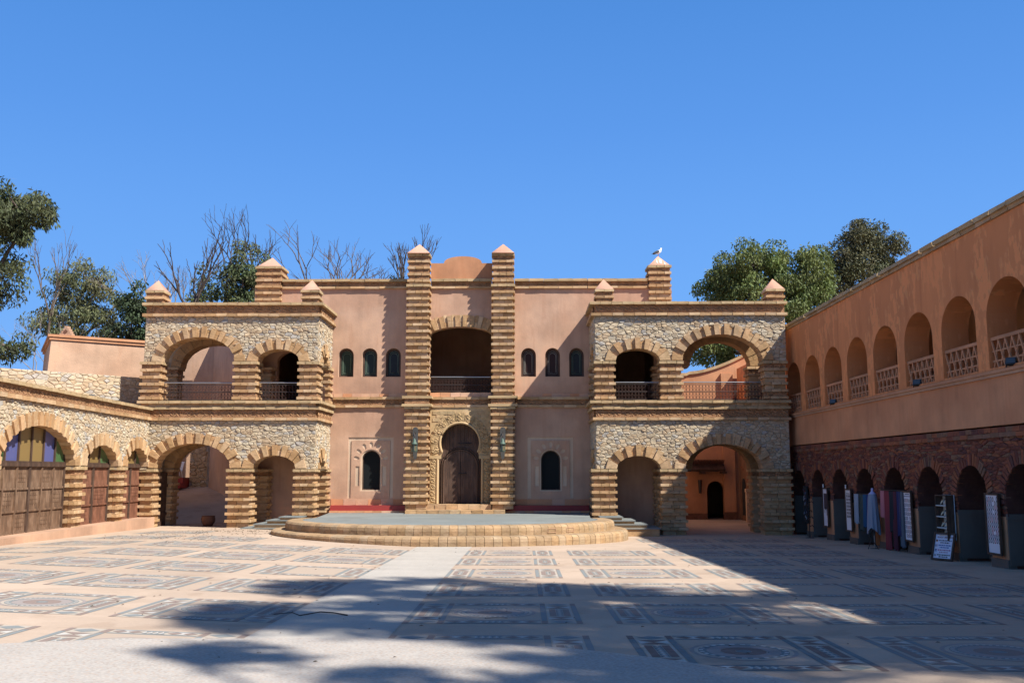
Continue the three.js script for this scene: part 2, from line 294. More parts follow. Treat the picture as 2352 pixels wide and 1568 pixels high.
// pillar of proud and recessed courses. sides: list of 1 (+x side) / -1 (-x side)
function pillar(parent, x0, x1, zf, depth, y0, y1, o = {}) {
  const P = grp(parent, o.name || 'pillar'), w = x1 - x0, xm = (x0 + x1) / 2, pitch = o.pitch || .365, sides = o.sides || [], plain = o.simple, jn = .02;
  const bits = []; const put = (nm, m, cx, cy, cz, sw, sh, sd) => { if (plain) { const g = pick(brickGeo).clone(); g.scale(sw, sh, sd); g.translate(cx, cy, cz); bits.push(g); } else brick(P, nm, m, cx, cy, cz, sw, sh, sd); };
  add(P, 'core', box(x0 + .13, x1 - .13, y0, y1 - .01, zf - depth, zf - .2), M.mortarSand);
  const proud = (yc, hh, ex, m) => {
    const n = Math.max(1, Math.round(w / .44)); let x = x0 - ex; const tot = w + 2 * ex, cut = []; for (let i = 0; i < n; i++) cut.push(rr(.8, 1.2)); const sum = cut.reduce((a, b) => a + b);
    for (let i = 0; i < n; i++) { const L = tot * cut[i] / sum; put('brick', m, x + L / 2, yc, zf + ex - .12 + rr(-.008, .008), L - jn, hh, .24); x += L; }
    for (const s of sides) { const dd = depth - .25, k = Math.max(1, Math.round(dd / .5)); for (let i = 0; i < k; i++) put('brick', m, (s > 0 ? x1 + ex : x0 - ex) - s * .12, yc, zf + ex - .245 - dd / k * (i + .5), .24, hh, dd / k - jn); }
  };
  const recess = (ya, yb, carved) => {
    const hh = yb - ya - .016, yc = (ya + yb) / 2;
    if (carved) { add(P, 'carved_course', box(x0 + .07, x1 - .07, ya + .005, yb - .005, zf - depth + .05, zf - .07), M.frieze); return; }
    const n = w > 1.0 ? 2 : 1, f = n === 2 ? rr(.4, .6) : 1; let x = x0 + .1;
    for (let i = 0; i < n; i++) { const L = (w - .2) * (n === 1 ? 1 : i ? 1 - f : f); put('recessed_brick', M.sand, x + L / 2, yc, zf - .19, L - jn, hh, .16); x += L; }
    for (const s of sides) put('recessed_brick', M.sand, (s > 0 ? x1 - .1 : x0 + .1) - s * .08, yc, zf - .275 - (depth - .28) / 2, .16, hh, depth - .3);
  };
  let y = y1; proud(y - .07, .14, .02, M.topSand); y -= .14; let n = 0;
  const carved = o.carved || 1;
  while (y - .225 > y0 + .1) {
    recess(y - .225, y, n < carved || (o.carvedBase && y - .225 - pitch < y0 + .05)); y -= .225; n++;
    if (y - .14 < y0 + .05) break; proud(y - .07, .138, 0, M.sand); y -= .14;
  }
  if (y > y0 + .05) recess(y0, y, o.carvedBase);
  if (plain) stuff(add(P, 'brick_courses', merged(bits), M.sand[1]));
  return P;
}
// arch of alternating voussoirs on a wall whose face is at z = zf (local frame x, y)
function arch(parent, cx, spring, a, b, ring, zf, back, n, o = {}) {
  const A = grp(parent, 'arch'), N = 200, pts = [[cx + a, spring, 1, 0]]; let L = [0];
  for (let i = 1; i <= N; i++) { const t = Math.PI * i / N, x = cx + a * Math.cos(t), y = spring + b * Math.sin(t); let nx = Math.cos(t) / a, ny = Math.sin(t) / b; const l = Math.hypot(nx, ny); pts.push([x, y, nx / l, ny / l]); L.push(L[i - 1] + Math.hypot(x - pts[i - 1][0], y - pts[i - 1][1])); }
  const at = s => { let i = 1; while (i < N && L[i] < s) i++; const t = (s - L[i - 1]) / (L[i] - L[i - 1]), p = pts[i - 1], q = pts[i]; return p.map((v, k) => v + (q[k] - v) * t); };
  const T = L[N]; const seg = []; let u = 0; for (let i = 0; i < n; i++) seg.push(i % 2 ? .92 : 1.08); const tot = seg.reduce((x, y) => x + y); const bits = [];
  const blk = (p, q, r0, r1, z1) => hexa([[p[0] + p[2] * r0, p[1] + p[3] * r0, z1], [p[0] + p[2] * r1, p[1] + p[3] * r1, z1 + rr(-.012, .012)], [q[0] + q[2] * r1, q[1] + q[3] * r1, z1 + rr(-.012, .012)], [q[0] + q[2] * r0, q[1] + q[3] * r0, z1], [p[0] + p[2] * r0, p[1] + p[3] * r0, back], [p[0] + p[2] * r1, p[1] + p[3] * r1, back], [q[0] + q[2] * r1, q[1] + q[3] * r1, back], [q[0] + q[2] * r0, q[1] + q[3] * r0, back]]);
  for (let i = 0; i < n; i++) {
    const l = T * seg[i] / tot, p = at(u + .008), q = at(u + l - .008), proudB = i % 2 === 0; u += l;
    const put = (g) => o.simple ? bits.push(g) : add(A, 'voussoir', g, pick(M.sand));
    if (proudB) put(blk(p, q, 0, ring * rr(.96, 1.02), zf + (o.proud || .13)));
    else { const m = rr(.42, .58); put(blk(p, q, .004, ring * m - .008, zf + .03)); put(blk(p, q, ring * m + .008, ring * rr(1.02, 1.1), zf + .02)); }
  }
  if (o.simple) stuff(add(A, 'voussoirs', merged(bits), M.sand[2]));
  return A;
}
// course of long bricks with ends x0..x1, front at z
function course(parent, name, x0, x1, y0, y1, zf, d, len, mats) {
  const n = Math.max(1, Math.round((x1 - x0) / len)), w = (x1 - x0) / n;
  for (let i = 0; i < n; i++) brick(parent, name, mats, x0 + w * (i + .5), (y0 + y1) / 2 + rr(-.006, .006), zf - d / 2 + rr(-.008, .008), w - .012, y1 - y0, d);
}
function courseZ(parent, name, z0, z1, y0, y1, xf, s, d, len, mats) {   // runs along z, faces s*x
  const n = Math.max(1, Math.round((z1 - z0) / len)), w = (z1 - z0) / n;
  for (let i = 0; i < n; i++) brick(parent, name, mats, xf - s * d / 2, (y0 + y1) / 2, z0 + w * (i + .5), d, y1 - y0, w - .012);
}
function pinnacle(parent, cx, cz, w, y0, rows, ph) {
  const P = grp(parent, 'pinnacle'); let y = y0;
  for (let i = 0; i < rows; i++) { add(P, 'carved_course', box(cx - w / 2 + .08, cx + w / 2 - .08, y, y + .2, cz - w / 2 + .08, cz + w / 2 - .08), M.frieze); y += .2; const n = Math.max(2, Math.round(w / .5)); for (let k = 0; k < n; k++) brick(P, 'brick', i === rows - 1 ? M.topSand : M.sand, cx - w / 2 + w / n * (k + .5), y + .065, cz, w / n - .01, .13, w); y += .135; }
  const g = new THREE.ConeGeometry(w / 2 * 1.36, ph, 4, 1); g.rotateY(Math.PI / 4); g.translate(cx, y + ph / 2 - .005, cz); add(P, 'pyramid_cap', uvPlanar(g), M.pyramid); return y + ph;
}

// ---------------------------------------------------------------- ground
const gy = (x, z) => Math.max(0, (z + 50.7) * .0187) + .35 * clamp((-4.3 - x) / 9.25, 0, 1);
function sheet(xs, zs, off, f = gy) {
  const pos = [], uv = [], idx = []; for (const z of zs) for (const x of xs) { pos.push(x, f(x, z) + off, z); uv.push(x, z); }
  const w = xs.length; for (let j = 0; j < zs.length - 1; j++) for (let i = 0; i < w - 1; i++) { const a = j * w + i; idx.push(a, a + w, a + 1, a + 1, a + w, a + w + 1); }
  const g = new THREE.BufferGeometry(); g.setAttribute('position', new THREE.Float32BufferAttribute(pos, 3)); g.setAttribute('uv', new THREE.Float32BufferAttribute(uv, 2)); g.setIndex(idx); g.computeVertexNormals(); return g;
}
const plaza = struct('plaza', sheet([-700, -200, -60, -13.55, -4.3, -2.1, 14, 60, 200, 700], [-900, -200, -90, -50.7, -30, -10, 20, 60, 200], 0), M.ground);
plaza.userData.label = 'pale pink concrete plaza';
{
  const pathG = sheet([-4.3, -2.1], [-39.5, -30, -20, -12], .007); struct('path', pathG, M.path).userData.label = 'pale stone path leading to the round stage';
  const pos = [], uv = [], cx = -3, cz = -7.6; const RI = 7.55; for (let i = 0; i < 96; i++) { const a = i / 96 * 6.2832, b = (i + 1) / 96 * 6.2832; for (const [r, t] of [[0, 0], [RI, b], [RI, a]]) { const x = cx + r * Math.cos(t), z = cz + r * Math.sin(t); pos.push(x, gy(x, z) + .011, z); uv.push(x, z); } }
  const g = tri(pos); g.setAttribute('uv', new THREE.Float32BufferAttribute(uv, 2)); struct('terrazzo_pavement', g, M.terrazzo).userData.label = 'curved pavement of pale pebbled terrazzo';
}
// mosaic panels
M.mos = { blue: mat(.155, .18, .18, { map: tStone }), brown: mat(.19, .125, .1, { map: tStone }), cream: mat(.42, .355, .28, { map: tStone }), white: mat(.49, .465, .42, { map: tStone }), field: mat(.40, .305, .225, { map: tGround }), grey: mat(.27, .235, .215, { map: tStone }) };
const mosCol = { blue: [.175, .182, .172], brown: [.205, .15, .122], cream: [.35, .295, .232], white: [.39, .36, .315], field: [.335, .257, .19], grey: [.25, .21, .185] };
const mosV = mat(1, 1, 1, { vertexColors: true });
function mosaic(x0, x1, z0, z1, near, kind) {   // z0 near edge (larger), z1 far edge
  const G = grp(plaza, 'mosaic_panel'), W = x1 - x0, D = z0 - z1, pos = [], col = [];
  const pc = (pts, c, lift = 0) => {   // pts in panel coordinates (0..W, 0..D)
    const P = pts.map(p => { const x = x0 + p[0], z = z0 - p[1]; return [x, gy(x, z) + .0045 + lift, z]; }), ar = [], uv = [];
    let s = 0; for (let i = 0; i < P.length; i++) { const a = P[i], b = P[(i + 1) % P.length]; s += a[0] * b[2] - b[0] * a[2]; } if (s > 0) P.reverse();
    for (let i = 1; i < P.length - 1; i++) for (const q of [P[0], P[i], P[i + 1]]) { ar.push(...q); uv.push(q[0], q[2]); }
    if (near) { const g = tri(ar); g.setAttribute('uv', new THREE.Float32BufferAttribute(uv, 2)); add(G, 'tile', g, M.mos[c]); }
    else { pos.push(...ar); for (let i = 0; i < ar.length / 3; i++) col.push(...mosCol[c].map(q => q * ALB)); }
  };
  const rect = (a, b, c, d, k, l) => pc([[a, c], [b, c], [b, d], [a, d]], k, l);
  const s = .1, band = .5, g = .012;
  for (const sx of [0, W - band - 2 * s]) {   // side bands: two blue strips with brown ends
    for (const xx of [sx, sx + band + s]) { rect(xx, xx + s, 0, .36, 'brown'); rect(xx, xx + s, .37, D - .37, 'blue'); rect(xx, xx + s, D - .36, D, 'brown'); }
    const a = sx + s + g, b = sx + s + band - g, m = (a + b) / 2; rect(a, b, .02, D - .02, 'cream');
    for (const [y0, y1] of [[.05, .4], [D - .4, D - .05]]) pc([[a + .03, (y0 + y1) / 2], [m, y0], [b - .03, (y0 + y1) / 2], [m, y1]], 'blue', .003);
    for (const [y0, y1] of [[.46, .86], [D - .86, D - .46]]) { const c = (y0 + y1) / 2; pc([[a + .03, y0], [b - .03, y0], [m, c]], 'brown', .003); pc([[a + .03, y1], [m, c], [b - .03, y1]], 'brown', .003); pc([[a + .02, y0 + .06], [m - .05, c], [a + .02, y1 - .06]], 'white', .003); pc([[b - .02, y0 + .06], [b - .02, y1 - .06], [m + .05, c]], 'white', .003); }
    rect(a + .05, m - .07, .96, D - .96, 'brown', .003); rect(m + .07, b - .05, .96, D - .96, 'brown', .003);
    const kn = 6, st = (D - 1.92) / kn; for (let i = 0; i < kn; i++) { const y = .96 + st * i; pc([[m - .06, y], [m, y + st / 2], [m - .06, y + st]], 'blue', .003); pc([[m + .06, y], [m + .06, y + st], [m, y + st / 2]], 'blue', .003); pc([[m - .05, y], [m + .05, y], [m, y + st / 2]], 'white', .003); }
  }
  const xa = band + 2 * s + .02, xb = W - band - 2 * s - .02, bw = .4;
  for (const [ya, yb] of [[0, bw], [D - bw, D]]) {   // front and back bands
    rect(xa, xb, ya, ya + .07, 'blue'); rect(xa, xb, yb - .07, yb, 'blue'); rect(xa, xb, ya + .08, yb - .08, 'cream');
    const y0 = ya + .09, y1 = yb - .09, c = (y0 + y1) / 2, L = xb - xa;
    for (const e of [0, 1]) { const f = t => e ? xb - t * L : xa + t * L; pc([[f(.02), c], [f(.11), y0], [f(.19), c], [f(.11), y1]], 'brown', .003); pc([[f(.19), c], [f(.28), y0], [f(.36), c], [f(.28), y1]], 'brown', .003); pc([[f(.12), y0], [f(.19), c], [f(.26), y0]], 'white', .003); pc([[f(.12), y1], [f(.26), y1], [f(.19), c]], 'white', .003); }
    for (let i = 0; i < 4; i++) { const p = xa + L * (.37 + i * .065), q = p + L * .065; pc([[p, y0], [q, y0], [(p + q) / 2, c]], 'blue', .003); pc([[p, y1], [(p + q) / 2, c], [q, y1]], 'blue', .003); pc([[p, y0], [(p + q) / 2, c], [p, y1]], 'white', .003); }
  }
  rect(xa, xb, bw + .01, D - bw - .01, 'field');
  if (kind) {
    const cx = W / 2, cy = D / 2, ring = (r0, r1, c, n, dash, l) => { for (let i = 0; i < n; i++) { const a = i / n * 6.2832, b = (i + dash) / n * 6.2832; pc([[cx + r0 * Math.cos(a), cy + r0 * Math.sin(a)], [cx + r1 * Math.cos(a), cy + r1 * Math.sin(a)], [cx + r1 * Math.cos(b), cy + r1 * Math.sin(b)], [cx + r0 * Math.cos(b), cy + r0 * Math.sin(b)]], c, l); } };
    const n = near ? 18 : 32; ring(.70, .76, 'grey', n, 1, .003); ring(.64, .695, 'cream', n, 1, .003); ring(.52, .635, 'blue', n, 1, .003); ring(.56, .62, 'white', near ? 24 : 40, .5, .006); ring(.33, .515, 'grey', n, 1, .003); ring(.12, .325, 'brown', near ? 12 : 20, 1, .003); ring(0, .115, 'blue', 8, 1, .003);
  }
  if (!near) { const gg = tri(pos, col); stuff(add(G, 'small_tiles', gg, mosV)); }
}
{
  const colsR = [[-2.1, 1.0], [1.58, 4.6], [5.15, 8.18], [8.74, 11.76]], colsL = [[-7.15, -4.32], [-10.42, -7.62], [-13.5, -10.8], [-17.2, -14.3]];
  for (let k = 0; k < 9; k++) {
    const za = -12.55 - 4.265 * k, zb = za - 2.92;
    for (const [i, c] of [...colsL, ...colsR].entries()) {
      if (zb < -47.6) continue; const mid = (c[0] + c[1]) / 2; const ex = (Math.max(Math.abs(c[0] + 3.45), Math.abs(c[1] + 3.45))) / 8.6, ez = (zb + 45.5) / 6.9; if (ex < 1.35 && (Math.min(Math.abs(c[0] + 3.45), Math.abs(c[1] + 3.45)) / 8.6) ** 2 + Math.max(0, ez) ** 2 < 1 && zb < -38.4) continue;
      const px = mid / -zb; if (px < -.62 || px > .6) continue;
      mosaic(c[0], c[1], za, zb, k === 0 && i === 5, !(i === 0 && k === 3) && !(i === 6 && k === 2) && !(i === 3 && k === 4));
    }
  }
}
// carved scroll relief standing on a frieze face: along x (axis 0, faces +z) or along z (axis 1, faces s*x)
function scrolls(parent, a0, a1, y0, y1, face, axis = 0, s = 1) {
  const h = y1 - y0, n = Math.max(1, Math.round((a1 - a0) / (h * 1.15))), w = (a1 - a0) / n, out = [];
  for (let i = 0; i < n; i++) {
    const c = a0 + w * (i + .5), yc = (y0 + y1) / 2, dir = i % 2 ? 1 : -1, P = [], Q = [];
    for (let k = 0; k <= 14; k++) { const t = k / 14 * 8.2, r = h * (.36 - .036 * t); P.push([c + dir * r * Math.cos(t) * 1.15, yc + r * Math.sin(t)]); }
    for (let k = 0; k <= 4; k++) Q.push([c + dir * (h * .41 + (w * .5) * k / 4 * .6), yc - h * .3 * Math.cos(k / 4 * 3.1)]);
    for (const L of [P, Q]) out.push(tube(L.map(([u, v]) => axis ? [face, v, u] : [u, v, face]), h * .062, h * .05, 4));
  }
  return stuff(add(parent, 'carved_scrolls', merged(out), M.friezeRelief));
}
// ---------------------------------------------------------------- the two stone galleries
function railing(parent, x0, x1, y0, y1, z, alongZ) {
  const Rl = grp(parent, 'railing'), L = x1 - x0, pt = (u, y, dz = 0) => alongZ ? [z + dz, y, x0 + u] : [x0 + u, y, z + dz];
  add(Rl, 'top_rail', tube([pt(0, y1), pt(L, y1)], .035, .035, 8), M.steel);
  add(Rl, 'lower_rail', tube([pt(0, y1 - .1), pt(L, y1 - .1)], .016, .016, 6), M.iron);
  add(Rl, 'bottom_rail', tube([pt(0, y0 + .08), pt(L, y0 + .08)], .02, .02, 6), M.iron);
  add(Rl, 'middle_rail', tube([pt(0, y0 + .5 * (y1 - y0)), pt(L, y0 + .5 * (y1 - y0))], .02, .02, 6), M.iron);
  const b = [], n = Math.max(3, Math.round(L / .17)), ym = y0 + .5 * (y1 - y0);
  for (let i = 0; i <= n; i++) {
    const u = L * i / n; b.push(tube([pt(u, y0), pt(u, y1 - .1)], .011, .011, 4));
    if (i < n) { const c = u + L / n / 2; for (const [ya, yb] of [[y0 + .1, ym - .02], [ym + .02, y1 - .12]]) { const r = L / n * .42, k = 2; for (let j = 0; j < k; j++) { const yc = ya + (yb - ya) * (j + .5) / k, p = []; for (let t = 0; t <= 6; t++) p.push(pt(c + r * Math.cos(t * 1.0472), yc + (yb - ya) / k * .46 * Math.sin(t * 1.0472))); b.push(tube(p, .009, .009, 3)); } } }
  }
  stuff(add(Rl, 'scrollwork', merged(b), M.ironRust)); return Rl;
}
function wallWithArches(x0, x1, y0, y1, arches, depth, zBack) {
  const p = [[x0, y0]]; for (const [l, r, sp, cr] of [...arches].sort((a, b) => a[0] - b[0])) p.push(...archPts((l + r) / 2, (r - l) / 2 + .04, y0, sp, cr - sp + .04)); p.push([x1, y0], [x1, y1], [x0, y1]); return extrude(poly(p), depth, zBack);
}
function gallery(c) {
  const T = thing('stone_gallery', c.label, 'gallery'), zf = -49.4, s = c.in, xi = c.xi, xo = c.xo, lo = Math.min(xi, xo), hi = Math.max(xi, xo), zW = -53;
  const inArch = (list, ring) => (x, y) => list.some(([l, r, sp, cr]) => { const a = (r - l) / 2, b = cr - sp, m = (l + r) / 2; return y < sp + .02 ? x > l - ring && x < r + ring : ((x - m) / (a + ring - .06)) ** 2 + ((y - sp) / (b + ring - .06)) ** 2 < 1; });
  const w1 = add(T, 'lower_stone_wall', wallWithArches(lo, hi, 3.28, 5.84, c.aL, .9, zf - .9), M.mortar), w2 = add(T, 'upper_stone_wall', wallWithArches(lo, hi, 8.84, 11.28, c.aU, .9, zf - .9), M.mortar);
  const st = [], mf = (u, v, n) => [u, v, zf + n];
  const L1 = rubble({ u0: lo + .01, u1: hi - .01, v0: 3.34, v1: 5.82, cw: .25, ch: .135, h: [.018, .055], map: mf, skip: inArch(c.aL, .5) });
  const L2 = rubble({ u0: lo + .01, u1: hi - .01, v0: 8.88, v1: 11.26, cw: .25, ch: .135, h: [.018, .055], map: mf, skip: inArch(c.aU, .5) });
  // inner side wall with a narrow arch
  const sz0 = zW + .02, sz1 = zf - .9, sa = [[-51.75, -50.35]].map(([a, b]) => [a, b]);
  const sideShape = (y0, y1, sp, rise) => { const p = archPts(-51.0, .62, y0, sp, rise); return poly([[sz0, y0], ...p, [sz1, y0], [sz1, y1], [sz0, y1]]); };
  for (const [y0, y1, wall] of [[3.28, 5.84, 'lower_side_wall'], [8.84, 11.28, 'upper_side_wall']]) {
    let g = extrude(sideShape(y0, y1, y0 + .05, .62), .7, 0); g.rotateY(-Math.PI / 2); g.translate(s > 0 ? xi : xi + .7, 0, 0); const w = add(T, wall, uvPlanar(g), M.mortar);
    const stones = rubble({ u0: -52.98, u1: -49.42, v0: y0 + .06, v1: y1 - .02, cw: .25, ch: .135, h: [.018, .055], weight: .3, skip: (u, v) => ((u + 51) / 1.0) ** 2 + ((v - y0 - .05) / 1.05) ** 2 < 1, map: (u, v, n) => [xi + s * n, v, s > 0 ? -102.4 - u : u] });
    st.push([w, stones]);
    // side arch ring
    const A = grp(T, 'side_arch'), n = 11; for (let i = 0; i < n; i++) { const a0 = Math.PI * i / n + .012, a1 = Math.PI * (i + 1) / n - .012, k = i % 2 ? .03 : .11, q = (a, r, x) => [x, y0 + .05 + r * .98 * Math.sin(a), -51.0 + r * Math.cos(a)]; const X = xi + s * k, B = xi - s * .68, r0 = .6, r1 = 1.12; const cc = [q(a0, r0, X), q(a0, r1, X), q(a1, r1, X), q(a1, r0, X), q(a0, r0, B), q(a0, r1, B), q(a1, r1, B), q(a1, r0, B)]; add(A, 'voussoir', hexa(s > 0 ? [cc[3], cc[2], cc[1], cc[0], cc[7], cc[6], cc[5], cc[4]] : cc), pick(M.sand)); }
  }
  st.push([w1, L1], [w2, L2]);
  const all = []; for (const [w, l] of st) for (const q of l) all.push([w, q]); all.sort((a, b) => b[1].A - a[1].A);
  for (const [w] of st) { const own = all.filter((e, i) => e[0] === w), big = all.slice(0, 320).filter(e => e[0] === w).length; placeStones(w, own.map(e => e[1]), M.stone, M.stoneV, stoneCols, big); }
  // pillars
  for (const [a, b, y0] of c.pL) pillar(T, a, b, zf + .12, 1.15, y0, 3.33, { sides: [s], name: 'lower_pillar' });
  for (const [a, b] of c.pU) pillar(T, a, b, zf + .12, 1.1, 6.83, 8.87, { sides: [s], name: 'upper_pillar', carvedBase: true });
  // half pillars against the main building
  const hx = s > 0 ? [xi - .75, xi + .12] : [xi - .12, xi + .75];
  pillar(T, hx[0], hx[1], -52.15, .9, 1.0, 3.33, { sides: [s], name: 'half_pillar' }); pillar(T, hx[0], hx[1], -52.15, .9, 6.83, 8.87, { sides: [s], name: 'half_pillar', carvedBase: true });
  for (const [l, r, sp, cr] of c.aL) arch(T, (l + r) / 2, sp, (r - l) / 2, cr - sp, .56, zf, zf - .85, r - l > 3 ? 23 : 13);
  for (const [l, r, sp, cr] of c.aU) arch(T, (l + r) / 2, sp, (r - l) / 2, cr - sp, .56, zf, zf - .85, r - l > 3 ? 23 : 13);
  // cornice, bands and slab
  const bz = [[5.82, 5.96, .16, 'band_brick', M.sand], [6.38, 6.52, .2, 'band_brick', M.topSand], [6.69, 6.83, .3, 'slab_brick', M.topSand], [11.25, 11.39, .2, 'band_brick', M.sand], [11.83, 11.97, .26, 'cornice_brick', M.topSand]];
  for (const [y0, y1, e, nm, m] of bz) { course(T, nm, lo - (s > 0 ? 0 : e) - (s > 0 ? c.outE : 0), hi + (s > 0 ? e : 0) + (s > 0 ? 0 : c.outE), y0, y1, zf + e, .45, .565, m); courseZ(T, nm, zW + .02, zf + e - .46, y0, y1, xi + s * e, s, .45, .565, m); }
  add(T, 'frieze', box(lo + .02, hi - .02, 5.95, 6.39, zf - .3, zf + .07), M.frieze); add(T, 'frieze', box(lo + .02, hi - .02, 11.38, 11.84, zf - .3, zf + .06), M.frieze);
  scrolls(T, lo + .1, hi - .1, 5.98, 6.36, zf + .075); scrolls(T, lo + .1, hi - .1, 11.41, 11.81, zf + .065); scrolls(T, zW + .1, zf - .1, 5.98, 6.36, xi + s * .075, 1, s); scrolls(T, zW + .1, zf - .1, 11.41, 11.81, xi + s * .075, 1, s);
  for (const [a, b] of [[5.95, 6.39], [11.38, 11.84]]) add(T, 'frieze', box(Math.min(xi + s * .07, xi - s * .3), Math.max(xi + s * .07, xi - s * .3), a, b, zW + .02, zf - .31), M.frieze);
  course(T, 'plain_course_block', lo + .02, hi - .02, 6.52, 6.69, zf + .12, .4, .38, M.sand); courseZ(T, 'plain_course_block', zW + .02, zf - .29, 6.52, 6.69, xi + s * .12, s, .4, .4, M.sand);
  add(T, 'floor', box(lo + .1, hi - .1, 6.0, 6.72, zW - .3, zf - .32), M.pink); add(T, 'roof', box(lo + .1, hi - .1, 11.42, 11.82, zW - .3, zf - .32), M.pink);
  // pinnacles at the two front corners
  for (const x of c.pin) pinnacle(T, x, zf - .25, 1.0, 11.965, 2, .62);
  // rear arcade behind the wide bay
  const [bl, br, bs, bc] = c.aL[c.big], [ul, ur, us, uc] = c.aU[c.big], zr = -52.1, ox = c.big === 0 ? [lo, c.main] : [c.main, hi];
  add(T, 'rear_wall', wallWithArches(ox[0], ox[1], 3.28, 5.95, [[Math.max(bl, ox[0] + .75), Math.min(br, ox[1] - .03), bs, bc]], .9, zr - .9), M.mortar);
  add(T, 'rear_wall', wallWithArches(ox[0], ox[1], 8.84, 11.4, [[Math.max(ul, ox[0] + .75), Math.min(ur, ox[1] - .03), us, uc]], .9, zr - .9), M.mortar);
  for (const [l, r, sp, cr] of [c.aL[c.big], c.aU[c.big]]) { const a = Math.max(l, ox[0] + .75), b = Math.min(r, ox[1] - .03); arch(T, (a + b) / 2, sp, (b - a) / 2, cr - sp, .56, zr, zr - .85, 19, { simple: true, proud: .06 }); }
  const rp = c.big === 0 ? [lo, Math.max(bl, ox[0] + .75)] : [Math.min(br, ox[1] - .75), hi]; const gz = gy((rp[0] + rp[1]) / 2, -52);
  pillar(T, rp[0], rp[1], zr + .1, 1.05, gz - .1, 3.33, { sides: [s], simple: true, name: 'rear_pillar' }); pillar(T, rp[0], rp[1], zr + .1, 1.05, 6.83, 8.87, { sides: [s], simple: true, name: 'rear_pillar' });
  const ip = c.big === 0 ? [-15.25, -13.8] : [6.98, 8.4];
  pillar(T, ip[0], ip[1], zr + .1, .9, gz - .1, 3.33, { sides: [s], simple: true, name: 'rear_pillar' }); pillar(T, ip[0], ip[1], zr + .1, .9, 6.83, 8.87, { sides: [s], simple: true, name: 'rear_pillar' });
  // railings
  for (const [l, r] of c.rails) railing(T, l, r, 6.83, 7.8, zf - .35); railing(T, -52.1, -50.5, 6.83, 7.8, xi - s * .15, true);
  return T;
}
gallery({
  label: 'two storey rubble stone gallery with brick pillars left of the carved door', in: 1, xi: -10.75, xo: -19.85, outE: .15, main: -15.2, big: 0,
  aL: [[-18.98, -15.1, 3.38, 4.64], [-13.94, -11.72, 3.36, 4.02]], aU: [[-18.88, -15.08, 8.88, 10.16], [-13.9, -11.7, 8.88, 9.52]],
  pL: [[-19.8, -19.0, .3], [-15.28, -13.94, .26], [-11.84, -10.7, .3]], pU: [[-20.0, -18.87, 0], [-15.16, -13.86, 0], [-11.78, -10.66, 0]],
  pin: [-19.38, -11.2], rails: [[-18.85, -15.15], [-13.85, -11.75]]
});
gallery({
  label: 'two storey rubble stone gallery with brick pillars joining the long arcade', in: -1, xi: 3.68, xo: 13.58, outE: .1, main: 8.28, big: 1,
  aL: [[4.72, 6.98, 3.34, 4.0], [8.22, 12.16, 3.34, 4.6]], aU: [[4.74, 7.04, 8.9, 9.52], [8.2, 12.34, 8.9, 10.26]],
  pL: [[3.42, 4.74, .0], [6.92, 8.3, -.05], [12.1, 13.66, -.05]], pU: [[3.62, 4.74, 0], [7.0, 8.24, 0], [12.34, 13.6, 0]],
  pin: [4.2, 13.08], rails: [[4.76, 7.0], [8.26, 12.32]]
});

